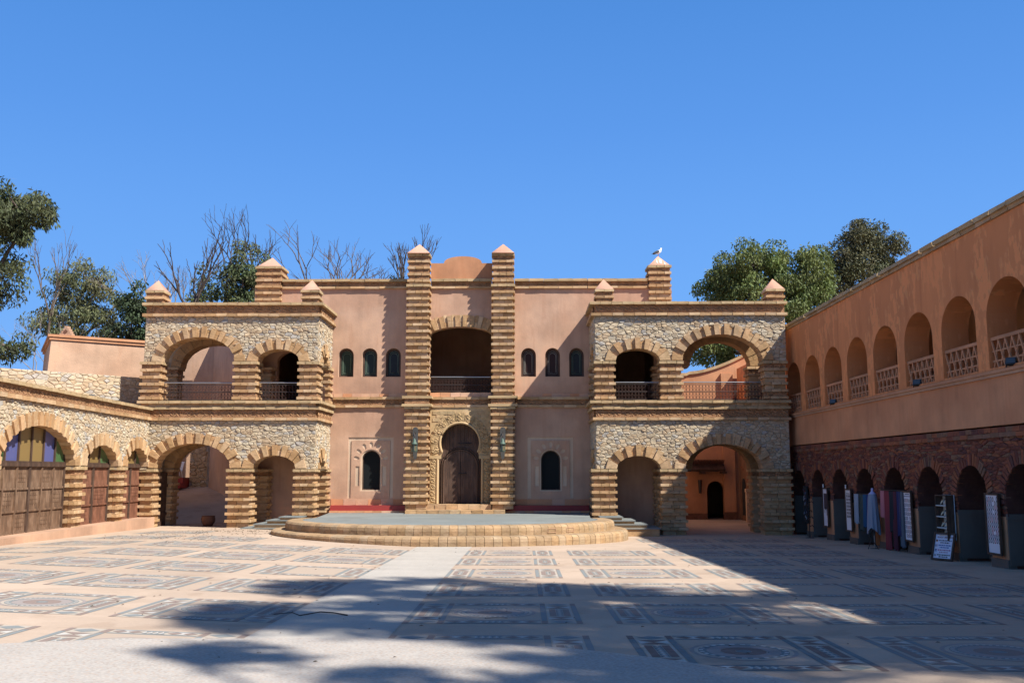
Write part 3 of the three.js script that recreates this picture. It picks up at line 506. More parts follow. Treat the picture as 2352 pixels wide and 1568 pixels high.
// ---------------------------------------------------------------- main building
const main = thing('main_building', 'pink plastered main building with two tall brick columns and arched loggia', 'building');
{
  const F = -53, hole = (pts) => poly(pts, THREE.Path);
  const wins = [[-10.37, -9.52], [-9.05, -8.2], [-7.72, -6.88], [-.17, .66], [1.18, 2.0], [2.51, 3.34]];
  const holes = wins.map(([a, b]) => hole(archPts((a + b) / 2, (b - a) / 2, 8.43, 9.62, .42)));
  holes.push(hole(archPts(-3.53, 1.76, 7.54, 10.7, .54)));
  holes.push(hole(archPts(-3.53, 1.66, 1.3, 4.6, 1.45)));   // behind the carved door surround
  holes.push(hole(archPts(-12.75, 1.05, 6.9, 9.3, .6)), hole(archPts(5.95, 1.3, 6.9, 9.4, .7)));
  const low = [[-8.44, 1.0], [1.45, 1.04]];
  for (const [cx, k] of low) {
    const w = .51 * k;
    holes.push(hole([[cx - 1.27, 1.76], [cx - 1.27, 5.08], [cx + 1.23, 5.08], [cx + 1.23, 1.76], [cx + 1.05, 1.76], [cx + 1.05, 4.9], [cx - 1.09, 4.9], [cx - 1.09, 1.76]]));
    holes.push(hole(archPts(cx, w + .07, 2.14, 3.86, .56)));
    for (const sgn of [-1, 1]) holes.push(hole([[cx + sgn * (w + .12), 2.42], [cx + sgn * (w + .34), 2.42], [cx + sgn * (w + .34), 3.5], [cx + sgn * (w + .12), 3.5]]));
    for (let i = 0; i < 7; i++) { const t = Math.PI * (i / 6) * .92 + .04 * Math.PI, rx = .80, pts = []; for (let j = 0; j < 14; j++) { const a = j / 14 * 6.2832, lx = .165 * Math.cos(a), ly = .1 * Math.sin(a) * (1 + .25 * Math.cos(a)); pts.push([cx + (rx + lx) * Math.cos(t) - ly * Math.sin(t), 3.84 + (rx + lx) * Math.sin(t) * 1.02 + ly * Math.cos(t)]); } holes.push(hole(pts)); }
  }
  add(main, 'front_wall', extrude(poly([[-15.2, -.4], [8.28, -.4], [8.28, 13.42], [-15.2, 13.42]]), .5, F - .5, holes), M.pink);
  // recessed pale panels behind the window ornaments
  for (const [cx, k] of low) {
    const w = .51 * k, W = grp(main, 'lower_window');
    add(W, 'ornament_panel', extrude(poly([[cx - 1.35, 1.7], [cx + 1.33, 1.7], [cx + 1.33, 5.15], [cx - 1.35, 5.15]]), .3, F - .35, [poly(archPts(cx, w, 2.2, 3.84, .52), THREE.Path)]), M.cream);
    add(W, 'window_frame', extrude(poly(archPts(cx, w - .004, 2.2, 3.84, .516)), .05, F - .32, [poly(archPts(cx, w - .06, 2.26, 3.84, .46), THREE.Path)]), M.woodFrame);
    add(W, 'glass', extrude(poly(archPts(cx, w + .05, 2.15, 3.84, .56)), .02, F - .38), M.darkGlass);
  }
  // six narrow upper windows with leaded glass
  const gm = (r, g, b) => new THREE.MeshPhysicalMaterial({ color: lin(r, g, b), roughness: .5, specularIntensity: .3 }), gl = [gm(.02, .036, .026), gm(.018, .03, .03), gm(.02, .026, .03), gm(.034, .018, .016)], lead = mat(.15, .2, .14, { roughness: .5 }), lead2 = mat(.3, .3, .26, { roughness: .5 });
  wins.forEach(([a, b], i) => {
    const W = grp(main, 'upper_window'), cx = (a + b) / 2, w = (b - a) / 2, zz = F - .3;
    add(W, 'window_frame', extrude(poly(archPts(cx, w + .02, 8.4, 9.62, .44)), .05, zz, [poly(archPts(cx, w - .1, 8.52, 9.6, .33), THREE.Path)]), M.woodFrame);
    add(W, 'glass', extrude(poly(archPts(cx, w, 8.43, 9.62, .42)), .02, zz - .03), gl[i < 3 ? i % 3 : (i === 5 ? 2 : 3)]);
    const bw = [], ring = []; const o = archPts(cx, w - .16, 8.6, 9.6, .28, 10), q = archPts(cx, w - .22, 8.68, 9.58, .2, 10); o.push(o[0]); q.push(q[0]);
    add(W, 'lead_line', tube(o.map(p => [p[0], p[1], zz]), .008, .008, 4), i < 3 || i === 5 ? lead : lead2); add(W, 'lead_line', tube(q.map(p => [p[0], p[1], zz]), .01, .01, 4), i < 3 || i === 5 ? lead : lead2);
  });
  // body, roof and dark rooms
  add(main, 'body', merged([box(-15.2, -14.8, -.4, 13.42, -66, F - .5), box(7.88, 8.28, -.4, 13.42, -66, F - .5), box(-15.2, 8.28, -.4, 13.42, -66.4, -66)]), M.pink);
  add(main, 'roof', box(-15.1, 8.18, 13.0, 13.3, -66, F - .3), M.pink);
  add(main, 'upper_floor', box(-14.8, 7.88, 6.6, 6.85, -65.9, F - .5), M.pink);
  add(main, 'inner_wall', box(-14.8, 7.88, -.4, 13.0, -62.6, -62.2), M.pink); for (const x of [-10.9, -6.6, -.6, 3.8]) add(main, 'partition', box(x, x + .25, 6.86, 13.0, -62.2, F - .51), M.pink);
  // niche inside the loggia
  add(main, 'loggia_jar', new THREE.LatheGeometry([[0, 0], [.2, 0], [.36, .3], [.4, .55], [.3, .85], [.18, .95], [.22, 1.02]].map(p => new THREE.Vector2(...p)), 14).translate(-2.6, 6.85, -58.6), M.tile);
  // cornices
  const bands = (x0, x1) => {
    course(main, 'cornice_brick', x0, x1, 13.4, 13.52, F + .14, .5, .75, M.sand); course(main, 'cornice_brick', x0, x1, 13.79, 13.94, F + .22, .6, .75, M.topSand); add(main, 'frieze', box(x0, x1, 13.5, 13.8, F - .35, F + .05), M.frieze); scrolls(main, x0 + .05, x1 - .05, 13.53, 13.78, F + .055); scrolls(main, x0 + .05, x1 - .05, 6.87, 7.15, F + .055);
    course(main, 'band_brick', x0, x1, 6.72, 6.85, F + .14, .3, .7, M.sand); course(main, 'band_brick', x0, x1, 7.16, 7.3, F + .16, .3, .7, M.sand); add(main, 'frieze', box(x0, x1, 6.84, 7.17, F - .1, F + .05), M.frieze);
  };
  bands(-10.6, -6.5); bands(-.52, 3.56); bands(-5.22, -1.82);
  for (const [x0, x1] of [[-13.62, -10.62], [3.58, 6.95]]) { course(main, 'cornice_brick', x0, x1, 13.4, 13.52, F + .14, .5, .75, M.sand); course(main, 'cornice_brick', x0, x1, 13.79, 13.94, F + .22, .6, .75, M.topSand); add(main, 'frieze', box(x0, x1, 13.5, 13.8, F - .35, F + .05), M.frieze); }
  const pinkB = [M.pink, M.orangeLow, M.pinkPale];
  for (const [a, b] of [[-10.6, -6.5], [-.52, 3.56]]) { course(main, 'course_block', a, b, 7.3, 7.48, F + .03, .1, .5, pinkB); course(main, 'base_block', a, b, 1.38, 1.71, F + .03, .1, .72, pinkB); }
  course(main, 'sill_block', -5.22, -1.82, 7.3, 7.54, F + .05, .5, .56, pinkB);
  // parapet with round hump between the columns
  { const p = [[-5.25, 13.94], [-1.8, 13.94], [-1.8, 14.86], [-2.38, 14.86]]; for (let i = 1; i < 16; i++) { const t = i / 16 * Math.PI, u = Math.cos(t); p.push([-3.45 + 1.07 * u, 14.86 + .4 * Math.pow(Math.sin(t), .85)]); } p.push([-4.52, 14.86], [-5.25, 14.86]); add(main, 'parapet', extrude(poly(p), .45, F - .4), M.orangeLow); }
  // arch of the loggia and its railing
  arch(main, -3.53, 10.7, 1.74, .54, .66, F, F - .5, 19, { proud: .1 });
  railing(main, -5.2, -1.82, 7.54, 8.42, F - .1);
  // the two columns
  for (const [a, b] of [[-6.52, -5.2], [-1.81, -.51]]) {
    const lower = pillar(main, a - .02, b + .02, -52.08, .92, 1.2, 6.72, { sides: [-1, 1], name: 'column', pitch: .357, carved: 0.5 });
    brick(lower, 'capital_brick', M.topSand, (a + b) / 2, 6.79, -52.5, b - a + .3, .14, 1.0); add(lower, 'carved_course', box(a, b, 6.86, 7.16, -52.9, -52.1), M.frieze); brick(lower, 'capital_brick', M.topSand, (a + b) / 2, 7.23, -52.5, b - a + .3, .14, 1.0);
    pillar(main, a, b, -52.1, .9, 7.3, 13.5, { sides: [-1, 1], name: 'column', pitch: .357 });
    pillar(main, a + .03, b - .03, -52.12, .9, 13.51, 15.24, { sides: [-1, 1], name: 'column', pitch: .357, carved: 9 });
    const g = new THREE.ConeGeometry(.89, .64, 4); g.rotateY(Math.PI / 4); g.translate((a + b) / 2, 15.24 + .31, -52.57); add(main, 'pyramid_cap', uvPlanar(g), M.pyramid);
  }
  // corner turrets above the roof line
  for (const [x, w] of [[-14.38, 1.5], [7.62, 1.3]]) {
    const P = pillar(main, x - w / 2, x + w / 2, F + .26, w, 11.9, 14.68, { sides: [x < 0 ? 1 : -1], name: 'turret', carved: 3 });
    const g = new THREE.ConeGeometry(w * .66, .66, 4); g.rotateY(Math.PI / 4); g.translate(x, 14.68 + .32, F + .26 - w / 2); add(main, 'pyramid_cap', uvPlanar(g), M.pyramid);
  }
}
// carved door surround, door leaves and steps
{
  const F = -53, cx = -3.535, cy = 4.76, r = 1.07;
  const open = []; open.push([cx - 1.19, 1.46], [cx - 1.19, 4.0], [cx - 1.06, 4.06], [cx - .97, 4.3]); for (let i = 0; i <= 24; i++) { const t = Math.PI * (1.14 - 1.28 * i / 24); open.push([cx + r * Math.cos(t), cy + r * Math.sin(t)]); } open.push([cx + .97, 4.3], [cx + 1.06, 4.06], [cx + 1.19, 4.0], [cx + 1.19, 1.46]);
  add(main, 'door_surround', extrude(poly([[-5.2, 1.46], ...open, [-1.84, 1.46], [-1.84, 6.72], [-5.2, 6.72]]), .5, F - .42), M.carvePlain);
  // brick facing of the spandrel
  for (let row = 0; row < 13; row++) { const y0 = 4.12 + row * .2, n = 8; for (let i = 0; i < n; i++) { const w = 3.3 / n, x = -5.17 + w * (i + .5 + (row % 2 ? .25 : -.25)) ; if (x - w / 2 < -5.2 || x + w / 2 > -1.84) continue; if (Math.hypot(x - cx, (y0 + .1 - cy)) < 1.72) continue; if (y0 + .2 > 6.7) continue; brick(main, 'spandrel_brick', M.topSand, x, y0 + .1, F + .085, w - .012, .188, .05); } }
  // carved wedge blocks round the horseshoe
  const n = 11; for (let i = 0; i < n; i++) { const t0 = Math.PI * (1.13 - 1.26 * i / n) - .012, t1 = Math.PI * (1.13 - 1.26 * (i + 1) / n) + .012, q = (t, rr_, z) => [cx + rr_ * Math.cos(t), cy + rr_ * Math.sin(t), z]; const ro = 1.62 + (i % 2 ? .06 : 0); add(main, 'carved_block', hexa([q(t1, 1.17, F + .13), q(t1, ro, F + .13), q(t0, ro, F + .13), q(t0, 1.17, F + .13), q(t1, 1.17, F), q(t1, ro, F), q(t0, ro, F), q(t0, 1.17, F)].map((p, k, a) => a[[3, 2, 1, 0, 7, 6, 5, 4][k]])), M.carve); }
  const sp = (x, y, r, dir, ph) => { const L = []; for (let k = 0; k <= 16; k++) { const t = k / 16 * 9.5, q = r * (1 - t * .085); L.push([x + dir * q * Math.cos(t + ph), y + q * Math.sin(t + ph), F + .135]); } return tube(L, .032, .024, 5); };
  for (let i = 0; i < n; i++) { const t = Math.PI * (1.13 - 1.26 * (i + .5) / n), d = i % 2 ? 1 : -1; add(main, 'carved_scroll', merged([sp(cx + 1.31 * Math.cos(t), cy + 1.31 * Math.sin(t), .115, d, t), sp(cx + 1.52 * Math.cos(t + .05), cy + 1.52 * Math.sin(t + .05), .1, -d, t)]), M.carvePlain); }
  for (const s of [-1, 1]) for (let i = 0; i < 7; i++) add(main, 'carved_scroll', sp(cx + s * 1.475, 1.68 + i * .34, .135, i % 2 ? 1 : -1, 1.2).translate(0, 0, -.012), M.carvePlain);
  { const p = []; for (let i = 0; i <= 30; i++) { const t = Math.PI * (1.15 - 1.3 * i / 30); p.push([cx + 1.11 * Math.cos(t), cy + 1.11 * Math.sin(t), F + .12]); } add(main, 'arch_moulding', tube(p, .065, .065, 8), M.carvePlain); }
  for (const s of [-1, 1]) {
    add(main, 'carved_jamb', box(cx + (s > 0 ? 1.31 : -1.64), cx + (s > 0 ? 1.64 : -1.31), 1.48, 3.9, F, F + .12), M.carve);
    add(main, 'jamb_colonnette', tube([[cx + s * 1.23, 1.47, F + .1], [cx + s * 1.23, 3.9, F + .1]], .07, .07, 10), M.carvePlain);
    add(main, 'jamb_capital', box(cx + (s > 0 ? 1.04 : -1.68), cx + (s > 0 ? 1.68 : -1.04), 3.9, 4.08, F - .1, F + .16), M.carvePlain);
  }
  const door = grp(main, 'door'), zd = F - .5;
  for (let i = 0; i < 12; i++) { const x0 = cx - 1.25 + i * .2085; add(door, 'plank', box(x0 + .004, x0 + .2045, 1.4, 5.9, zd - .08, zd + (i % 2 ? .004 : 0)), M.woodDark); }
  for (const s of [-1, 1]) { const p = archPts(cx, .88, 1.47, 3.5, .84, 20).filter(q => (q[0] - cx) * s >= -.001).map(q => [q[0] === cx ? cx + s * .01 : q[0], q[1]]); p.push([cx + s * .01, 1.47]); if (s > 0) p.unshift([cx + .01, 4.33]); add(door, 'door_leaf', extrude(poly(s < 0 ? [...archPts(cx, .88, 1.47, 3.5, .84, 20).filter(q => q[0] < cx - .01), [cx - .01, 4.34], [cx - .01, 1.47]] : [...archPts(cx, .88, 1.47, 3.5, .84, 20).filter(q => q[0] > cx + .01), [cx + .01, 1.47], [cx + .01, 4.34]]), .06, zd + .01), M.woodDark); add(door, 'bottom_panel', box(cx + (s > 0 ? .1 : -.78), cx + (s > 0 ? .78 : -.1), 1.55, 1.9, zd + .06, zd + .09), M.woodDark); }
  { const a = archPts(cx, .93, 1.47, 3.5, .9, 24), b = archPts(cx, .93, 1.47, 3.5, .9, 24); add(door, 'arch_frame', tube(a.map(p => [p[0], p[1], zd + .06]), .05, .05, 6), M.woodDark); add(door, 'arch_frame', tube(archPts(cx, 1.04, 1.47, 3.5, 1.02, 24).map(p => [p[0], p[1], zd + .04]), .035, .035, 6), M.woodDark); }
  add(door, 'bolt', tube([[cx - .12, 3.1, zd + .1], [cx + .35, 3.1, zd + .1]], .03, .03, 6), M.iron); add(door, 'bolt', tube([[cx - .12, 4.75, zd + .05], [cx + .6, 4.75, zd + .05]], .035, .035, 6), M.iron);
  add(main, 'threshold_core', box(cx - 1.75, cx + 1.75, 1.0, 1.42, F - .5, F + .55), M.mortarSand);
  course(main, 'step_block', -5.44, -1.78, 1.19, 1.455, F + .75, .75, .62, M.sand); course(main, 'step_block', -6.32, -1.03, .99, 1.185, F + 1.7, .85, .6, M.sand); add(main, 'step_core', box(-6.3, -1.05, .98, 1.175, F + .0, F + .84), M.sand[1]);
  for (const [a, b, l] of [[-10.55, -6.36, 'long red painted ledge against the pink wall, beside the sunlit door lantern'], [-.95, 3.5, 'long red painted ledge in the shade against the pink wall']]) {
    const t = thing('wall_ledge', l, 'ledge', 'red ledges either side of the door'); add(t, 'ledge', box(a, b, 1.1, 1.385, F + .002, F + .42), M.redPaint); course(t, 'base_brick', a - .05, b + .05, .99, 1.1, F + .5, .5, .5, [M.orangeLow, M.pinkPale]);
  }
}
// round stage
{
  const T = thing('round_stage', 'low round stage with two tiers of rounded sandstone blocks and slate floor', 'stage'), cx = -3.45, cz = -45.5;
  const tier = (a, b, y1, n, t0, t1, y0f, nm) => {
    for (let i = 0; i < n; i++) {
      const f0 = t0 + (t1 - t0) * i / n, f1 = t0 + (t1 - t0) * (i + 1) / n - .0022, out = [], prof = [[0, 0], [.02, .55], [-.0, .8], [-.07, .95], [-.17, 1], [-.75, 1]]; const jit = rr(-.006, .006), jy = rr(-.005, .005);
      const pt = (f, k) => { const [dr, hy] = prof[k], ca = Math.cos(f), sa = Math.sin(f), x = cx + (a + dr + jit) * ca, z = cz + (b + dr + jit) * sa, y0 = y0f(x, z); return [x, y0 + (y1 + jy - y0) * hy, z]; };
      const pos = []; for (let k = 0; k < prof.length - 1; k++) { const p = pt(f0, k), q = pt(f1, k), r = pt(f1, k + 1), s = pt(f0, k + 1); pos.push(...p, ...s, ...r, ...p, ...r, ...q); }
      for (const f of [f0, f1]) for (let k = 1; k < prof.length - 1; k++) { const o = pt(f, prof.length - 1); o[1] = pt(f, 0)[1]; const p = pt(f, 0); if (k === 1) pos.push(...p, ...pt(f, 1), ...o); pos.push(...o, ...pt(f, k), ...pt(f, k + 1)); }
      const g = tri(pos); add(T, nm, uvPlanar(g), pick(M.stageBlock));
    }
  };
  tier(8.25, 6.55, .6, 84, -.32, Math.PI + .32, (x, z) => gy(x, z) - .05, 'lower_rim_block');
  tier(7.62, 5.75, 1.0, 76, -.25, Math.PI + .25, () => .5, 'upper_rim_block');
  const p1 = [], p2 = []; for (let i = 0; i <= 48; i++) { const t = -.3 + (Math.PI + .6) * i / 48; p1.push([cx + 7.7 * Math.cos(t), -(cz + 6.0 * Math.sin(t))]); p2.push([cx + 6.95 * Math.cos(t), -(cz + 5.08 * Math.sin(t))]); }
  let g = extrude(poly(p1), .55, 0); g.rotateX(-Math.PI / 2); g.translate(0, .02, 0); add(T, 'lower_core', uvPlanar(g), M.sand[1]);
  p2.push([-10.62, 53], [3.5, 53]); g = extrude(poly([...p2.slice(0, 49), [-10.62, 53], [3.5, 53]]), .9, 0); g.rotateX(-Math.PI / 2); g.translate(0, .09, 0); add(T, 'slate_floor', uvPlanar(g), M.slate);
  // two small faded painted outlines on the upper tier
  for (const x of [1.15, 1.95]) { const t = Math.acos((x - cx) / 7.62), z = cz + 5.77 * Math.sin(t), m = add(T, 'painted_mark', extrude(poly([[-.2, -.09], [.2, -.09], [.2, .09], [-.2, .09]]), .004, 0, [poly([[-.185, -.075], [.185, -.075], [.185, .075], [-.185, .075]], THREE.Path)]), M.pinkPale); m.position.set(x, .76, z + .022); m.rotation.y = Math.atan2(Math.cos(t) / 7.62, Math.sin(t) / 5.77); }
}
// side flights of steps
for (const [s, x0, lab] of [[1, -14.0, 'short flight of slate topped brick steps left of the stage'], [-1, 6.67, 'short flight of slate topped brick steps right of the stage, in shade']]) {
  const T = thing('side_steps', lab, 'steps', 'steps beside the stage');
  [.45, .64, .82, .98].forEach((y, i) => { const a = x0 + s * i * .6, b = x0 + s * 2.9, l = Math.min(a, b), h = Math.max(a, b); add(T, 'riser', box(l + .03, h - .03, -.1, y - .05, -50.6 + i * .02, -47.9 - i * .12), M.sand[i % 4]); add(T, 'tread', box(l - .03, h + .03, y - .05, y, -50.6 + i * .02, -47.84 - i * .12), M.slate); });
}

// ---------------------------------------------------------------- left wing: workshops with wooden doors
{
  const T = thing('workshop_wing', 'low rubble stone wing with arched wooden doors and stained glass fanlights', 'building');
  T.position.set(-19.38, 0, -49.4); T.rotation.y = Math.PI - Math.acos(.0568);
  const s0 = -30, s1 = -.15, arches = [[-15.75, -9.35, 3.45, 4.95], [-8.1, -4.4, 3.45, 4.38], [-3.15, -.2, 3.45, 4.36], [-21, -17.2, 3.45, 4.4], [-27, -23, 3.45, 4.5]];
  const wall = add(T, 'stone_wall', wallWithArches(s0, s1, 3.3, 5.85, arches, .75, -.75), M.mortar);
  const inA = (x, y) => arches.some(([l, r, sp, cr]) => { const a = (r - l) / 2, b = cr - sp, m = (l + r) / 2; return y < sp + .02 ? x > l - .5 && x < r + .5 : ((x - m) / (a + .44)) ** 2 + ((y - sp) / (b + .44)) ** 2 < 1; });
  placeStones(wall, rubble({ u0: -16.6, u1: s1 - .01, v0: 3.36, v1: 5.83, cw: .25, ch: .135, h: [.018, .05], map: (u, v, n) => [u, v, n], skip: inA }), M.stone, M.stoneV, stoneCols, 300);
  for (const [a, b] of [[-17.0, -15.8], [-9.3, -8.15], [-4.35, -3.2]]) pillar(T, a, b, .12, .8, .88, 3.42, { sides: [-1], name: 'pillar' });
  for (const [a, b] of [[-23, -21], [-30, -27]]) pillar(T, a, b, .12, .8, .88, 3.42, { simple: true, name: 'pillar' });
  for (const [i, [l, r, sp, cr]] of arches.entries()) arch(T, (l + r) / 2, sp, (r - l) / 2, cr - sp, .55, 0, -.7, i === 0 ? 31 : 15, { simple: i > 2, proud: .1 });
  for (const [y0, y1, e, nm, m] of [[5.82, 5.98, .14, 'band_brick', M.sand], [6.32, 6.46, .2, 'cornice_brick', M.topSand]]) { course(T, nm, -18, s1, y0, y1, e, .45, .58, m); stuff(add(T, 'far_band', box(s0, -18.01, y0, y1, e - .45, e), M.sand[0])); }
  add(T, 'frieze', box(s0, s1, 5.97, 6.33, -.3, .06), M.frieze); scrolls(T, -17, s1 - .1, 6.0, 6.31, .065);
  add(T, 'roof', box(s0, s1, 6.0, 6.3, -6, -.31), M.pink); add(T, 'back_wall', box(s0, s1, .2, 6.3, -6.3, -6), M.pink);
  add(T, 'end_wall', box(s0 - .3, s0, .2, 6.3, -6.3, -.7), M.pink); add(T, 'end_wall', box(s1, s1 + .3, .2, 5.9, -6.3, -.92), M.pink);
  add(T, 'plinth', box(s0, .2, -.2, .9, -.8, .42), M.pinkPale);
  // doors
  const zd = -.36; add(T, 'end_jamb', box(.3, 1.2, .2, 5.8, -.9, -.42), M.mortarSand);
  const doorSet = (l, r, cr, cols, panes, m) => {
    const D = grp(T, 'door'), cx = (l + r) / 2, top = 3.4, bot = .9, rows = 3, tot = cols * 2, w = (r - l) / tot;
    add(D, 'transom', box(l - .1, r + .1, top, top + .14, zd - .1, zd + .08), M.woodFrame);
    for (let c = 0; c <= tot; c++) { const x = l + c * w, k = c === cols ? .07 : .045; add(D, 'stile', box(x - k, x + k, bot, top, zd - .06, zd + .05), c === 0 || c === tot || c === cols ? M.woodFrame : m); }
    for (let q = 0; q <= rows; q++) for (let c = 0; c < tot; c++) { const y = bot + (top - bot) * q / rows; add(D, 'rail', box(l + c * w + (c === cols ? .071 : .046), l + (c + 1) * w - (c + 1 === cols ? .071 : .046), Math.max(bot, y - .04), Math.min(top, y + .04), zd - .06, zd + .035), m); }
    for (let c = 0; c < tot; c++) for (let q = 0; q < rows; q++) { const x0 = l + c * w, y0 = bot + (top - bot) * q / rows, y1 = y0 + (top - bot) / rows; add(D, 'panel', box(x0 + .02, x0 + w - .02, y0 + .02, y1 - .02, zd - .06, zd - .02), m); if ((q + c) % 2 === 0) { const g2 = []; const mx = x0 + w / 2, my = (y0 + y1) / 2; for (const f of [-.16, 0, .16]) { g2.push(box(mx - w * .3, mx + w * .3, my + f - .008, my + f + .008, zd - .019, zd - .006)); g2.push(box(mx + f * .9 - .008, mx + f * .9 + .008, my - .26, my + .26, zd - .0185, zd - .004)); } add(D, 'carved_lines', merged(g2), m); } }
    // fanlight
    const a = (r - l) / 2, b = cr - 3.45, e = (x) => 3.45 + b * Math.sqrt(Math.max(0, 1 - ((x - cx) / a) ** 2)), P = archPts(cx, a, 3.5, 3.5, b, 24), Q = archPts(cx, a - .1, 3.52, 3.5, b - .1, 24);
    add(D, 'fanlight_frame', extrude(poly(archPts(cx, a + .08, 3.54, 3.54, b + .02, 24)), .1, zd - .05, [poly(archPts(cx, a - .07, 3.6, 3.6, b - .14, 24), THREE.Path)]), M.woodFrame);
    const n = panes.length; for (let i = 0; i < n; i++) { const x0 = cx - a + 2 * a * i / n, x1 = cx - a + 2 * a * (i + 1) / n, p = [[x0 + .02, 3.53], [x1 - .02, 3.53]]; for (let k = 0; k <= 8; k++) { const x = x1 - .02 + (x0 - x1 + .04) * k / 8; p.push([x, Math.max(3.56, e(x) - .02)]); } add(D, 'pane', extrude(poly(p), .02, zd - .02), M[panes[i]]); if (i) add(D, 'mullion', box(x0 - .045, x0 + .045, 3.54, Math.max(3.6, e(x0)), zd - .04, zd + .06), M.woodFrame); }
  };
  doorSet(-15.7, -9.35, 4.95, 3, ['green', 'blue', 'amber', 'amber', 'blue', 'green'], M.wood);
  doorSet(-8.1, -4.4, 4.38, 1, ['blue', 'amber', 'green'], M.woodRed); doorSet(-3.15, .2, 4.36, 1, ['blue', 'amber', 'green'], M.woodRed);
  doorSet(-21, -17.2, 4.4, 1, ['blue', 'amber', 'green'], M.wood);
}
// rubble wall and pale building behind the wing
{
  const a = V(-20.3, 0, -51.6), b = V(-33, 0, -38.4), d = b.clone().sub(a), L = d.length(); d.normalize(); const n = V(-d.z, 0, d.x).negate(); if (n.z < 0) n.negate();
  const T = thing('stone_wall', 'pale rubble stone parapet wall standing behind the workshop wing', 'wall'); const off = n.clone().multiplyScalar(-.6);
  const q = (p, y) => [p.x, y, p.z], c = add(T, 'wall_core', hexa([q(a, 3), q(b, 3), q(b, 8.2), q(a, 8.2), q(a.clone().add(off), 3), q(b.clone().add(off), 3), q(b.clone().add(off), 8.2), q(a.clone().add(off), 8.2)]), M.mortar);
  placeStones(T, rubble({ u0: 0, u1: L, v0: 5.9, v1: 8.22, cw: .3, ch: .17, h: [.02, .05], map: (u, v, h) => { const p = a.clone().addScaledVector(d, u).addScaledVector(n, h); return [p.x, v, p.z]; } }), M.stone, M.stoneV, stoneCols, 300);
  const B = thing('pale_building', 'flat roofed pale pink building rising behind the rubble parapet wall', 'building');
  const pl = (k, y) => [[-21.7, y, -56.8], [-26.75 - k, y, -53.3 + k], [-30.6 - k, y, -60.2], [-25, y, -64]].map(p => p), lo = pl(.28, 3), hi = pl(0, 10.6);
  add(B, 'walls', hexa([lo[1], lo[0], hi[0], hi[1], lo[2], lo[3], hi[3], hi[2]]), M.pinkPale);
  const up = (y0, y1, e) => { const f = y => [[-21.7, y, -56.8 + e], [-26.75 - e * .4, y, -53.3 + e], [-30.6 - e, y, -60.2], [-25, y, -64]], A = f(y0), C = f(y1); return hexa([A[1], A[0], C[0], C[1], A[2], A[3], C[3], C[2]]); };
  add(B, 'cornice', up(10.6, 10.76, .12), M.orangeLow); add(B, 'cornice', up(10.76, 10.9, .22), M.orangeLow);
  for (const [x, z] of [[-26.2, -54.0], [-21.9, -57.0]]) { const P = grp(B, 'roof_ornament'); for (let i = 0; i < 4; i++) add(P, 'slab', box(x - .34 + i * .085, x + .34 - i * .085, 10.9 + i * .14, 11.03 + i * .14, z - .2, z + .2), M.pinkPale); const g = new THREE.BoxGeometry(.17, .17, .05); g.rotateZ(Math.PI / 4); g.translate(x, 11.14, z + .21); add(P, 'diamond_tile', g, M.tile); }
  add(B, 'water_spout', box(-22.75, -22.0, 8.35, 8.45, -56.3, -55.6), M.black);
}
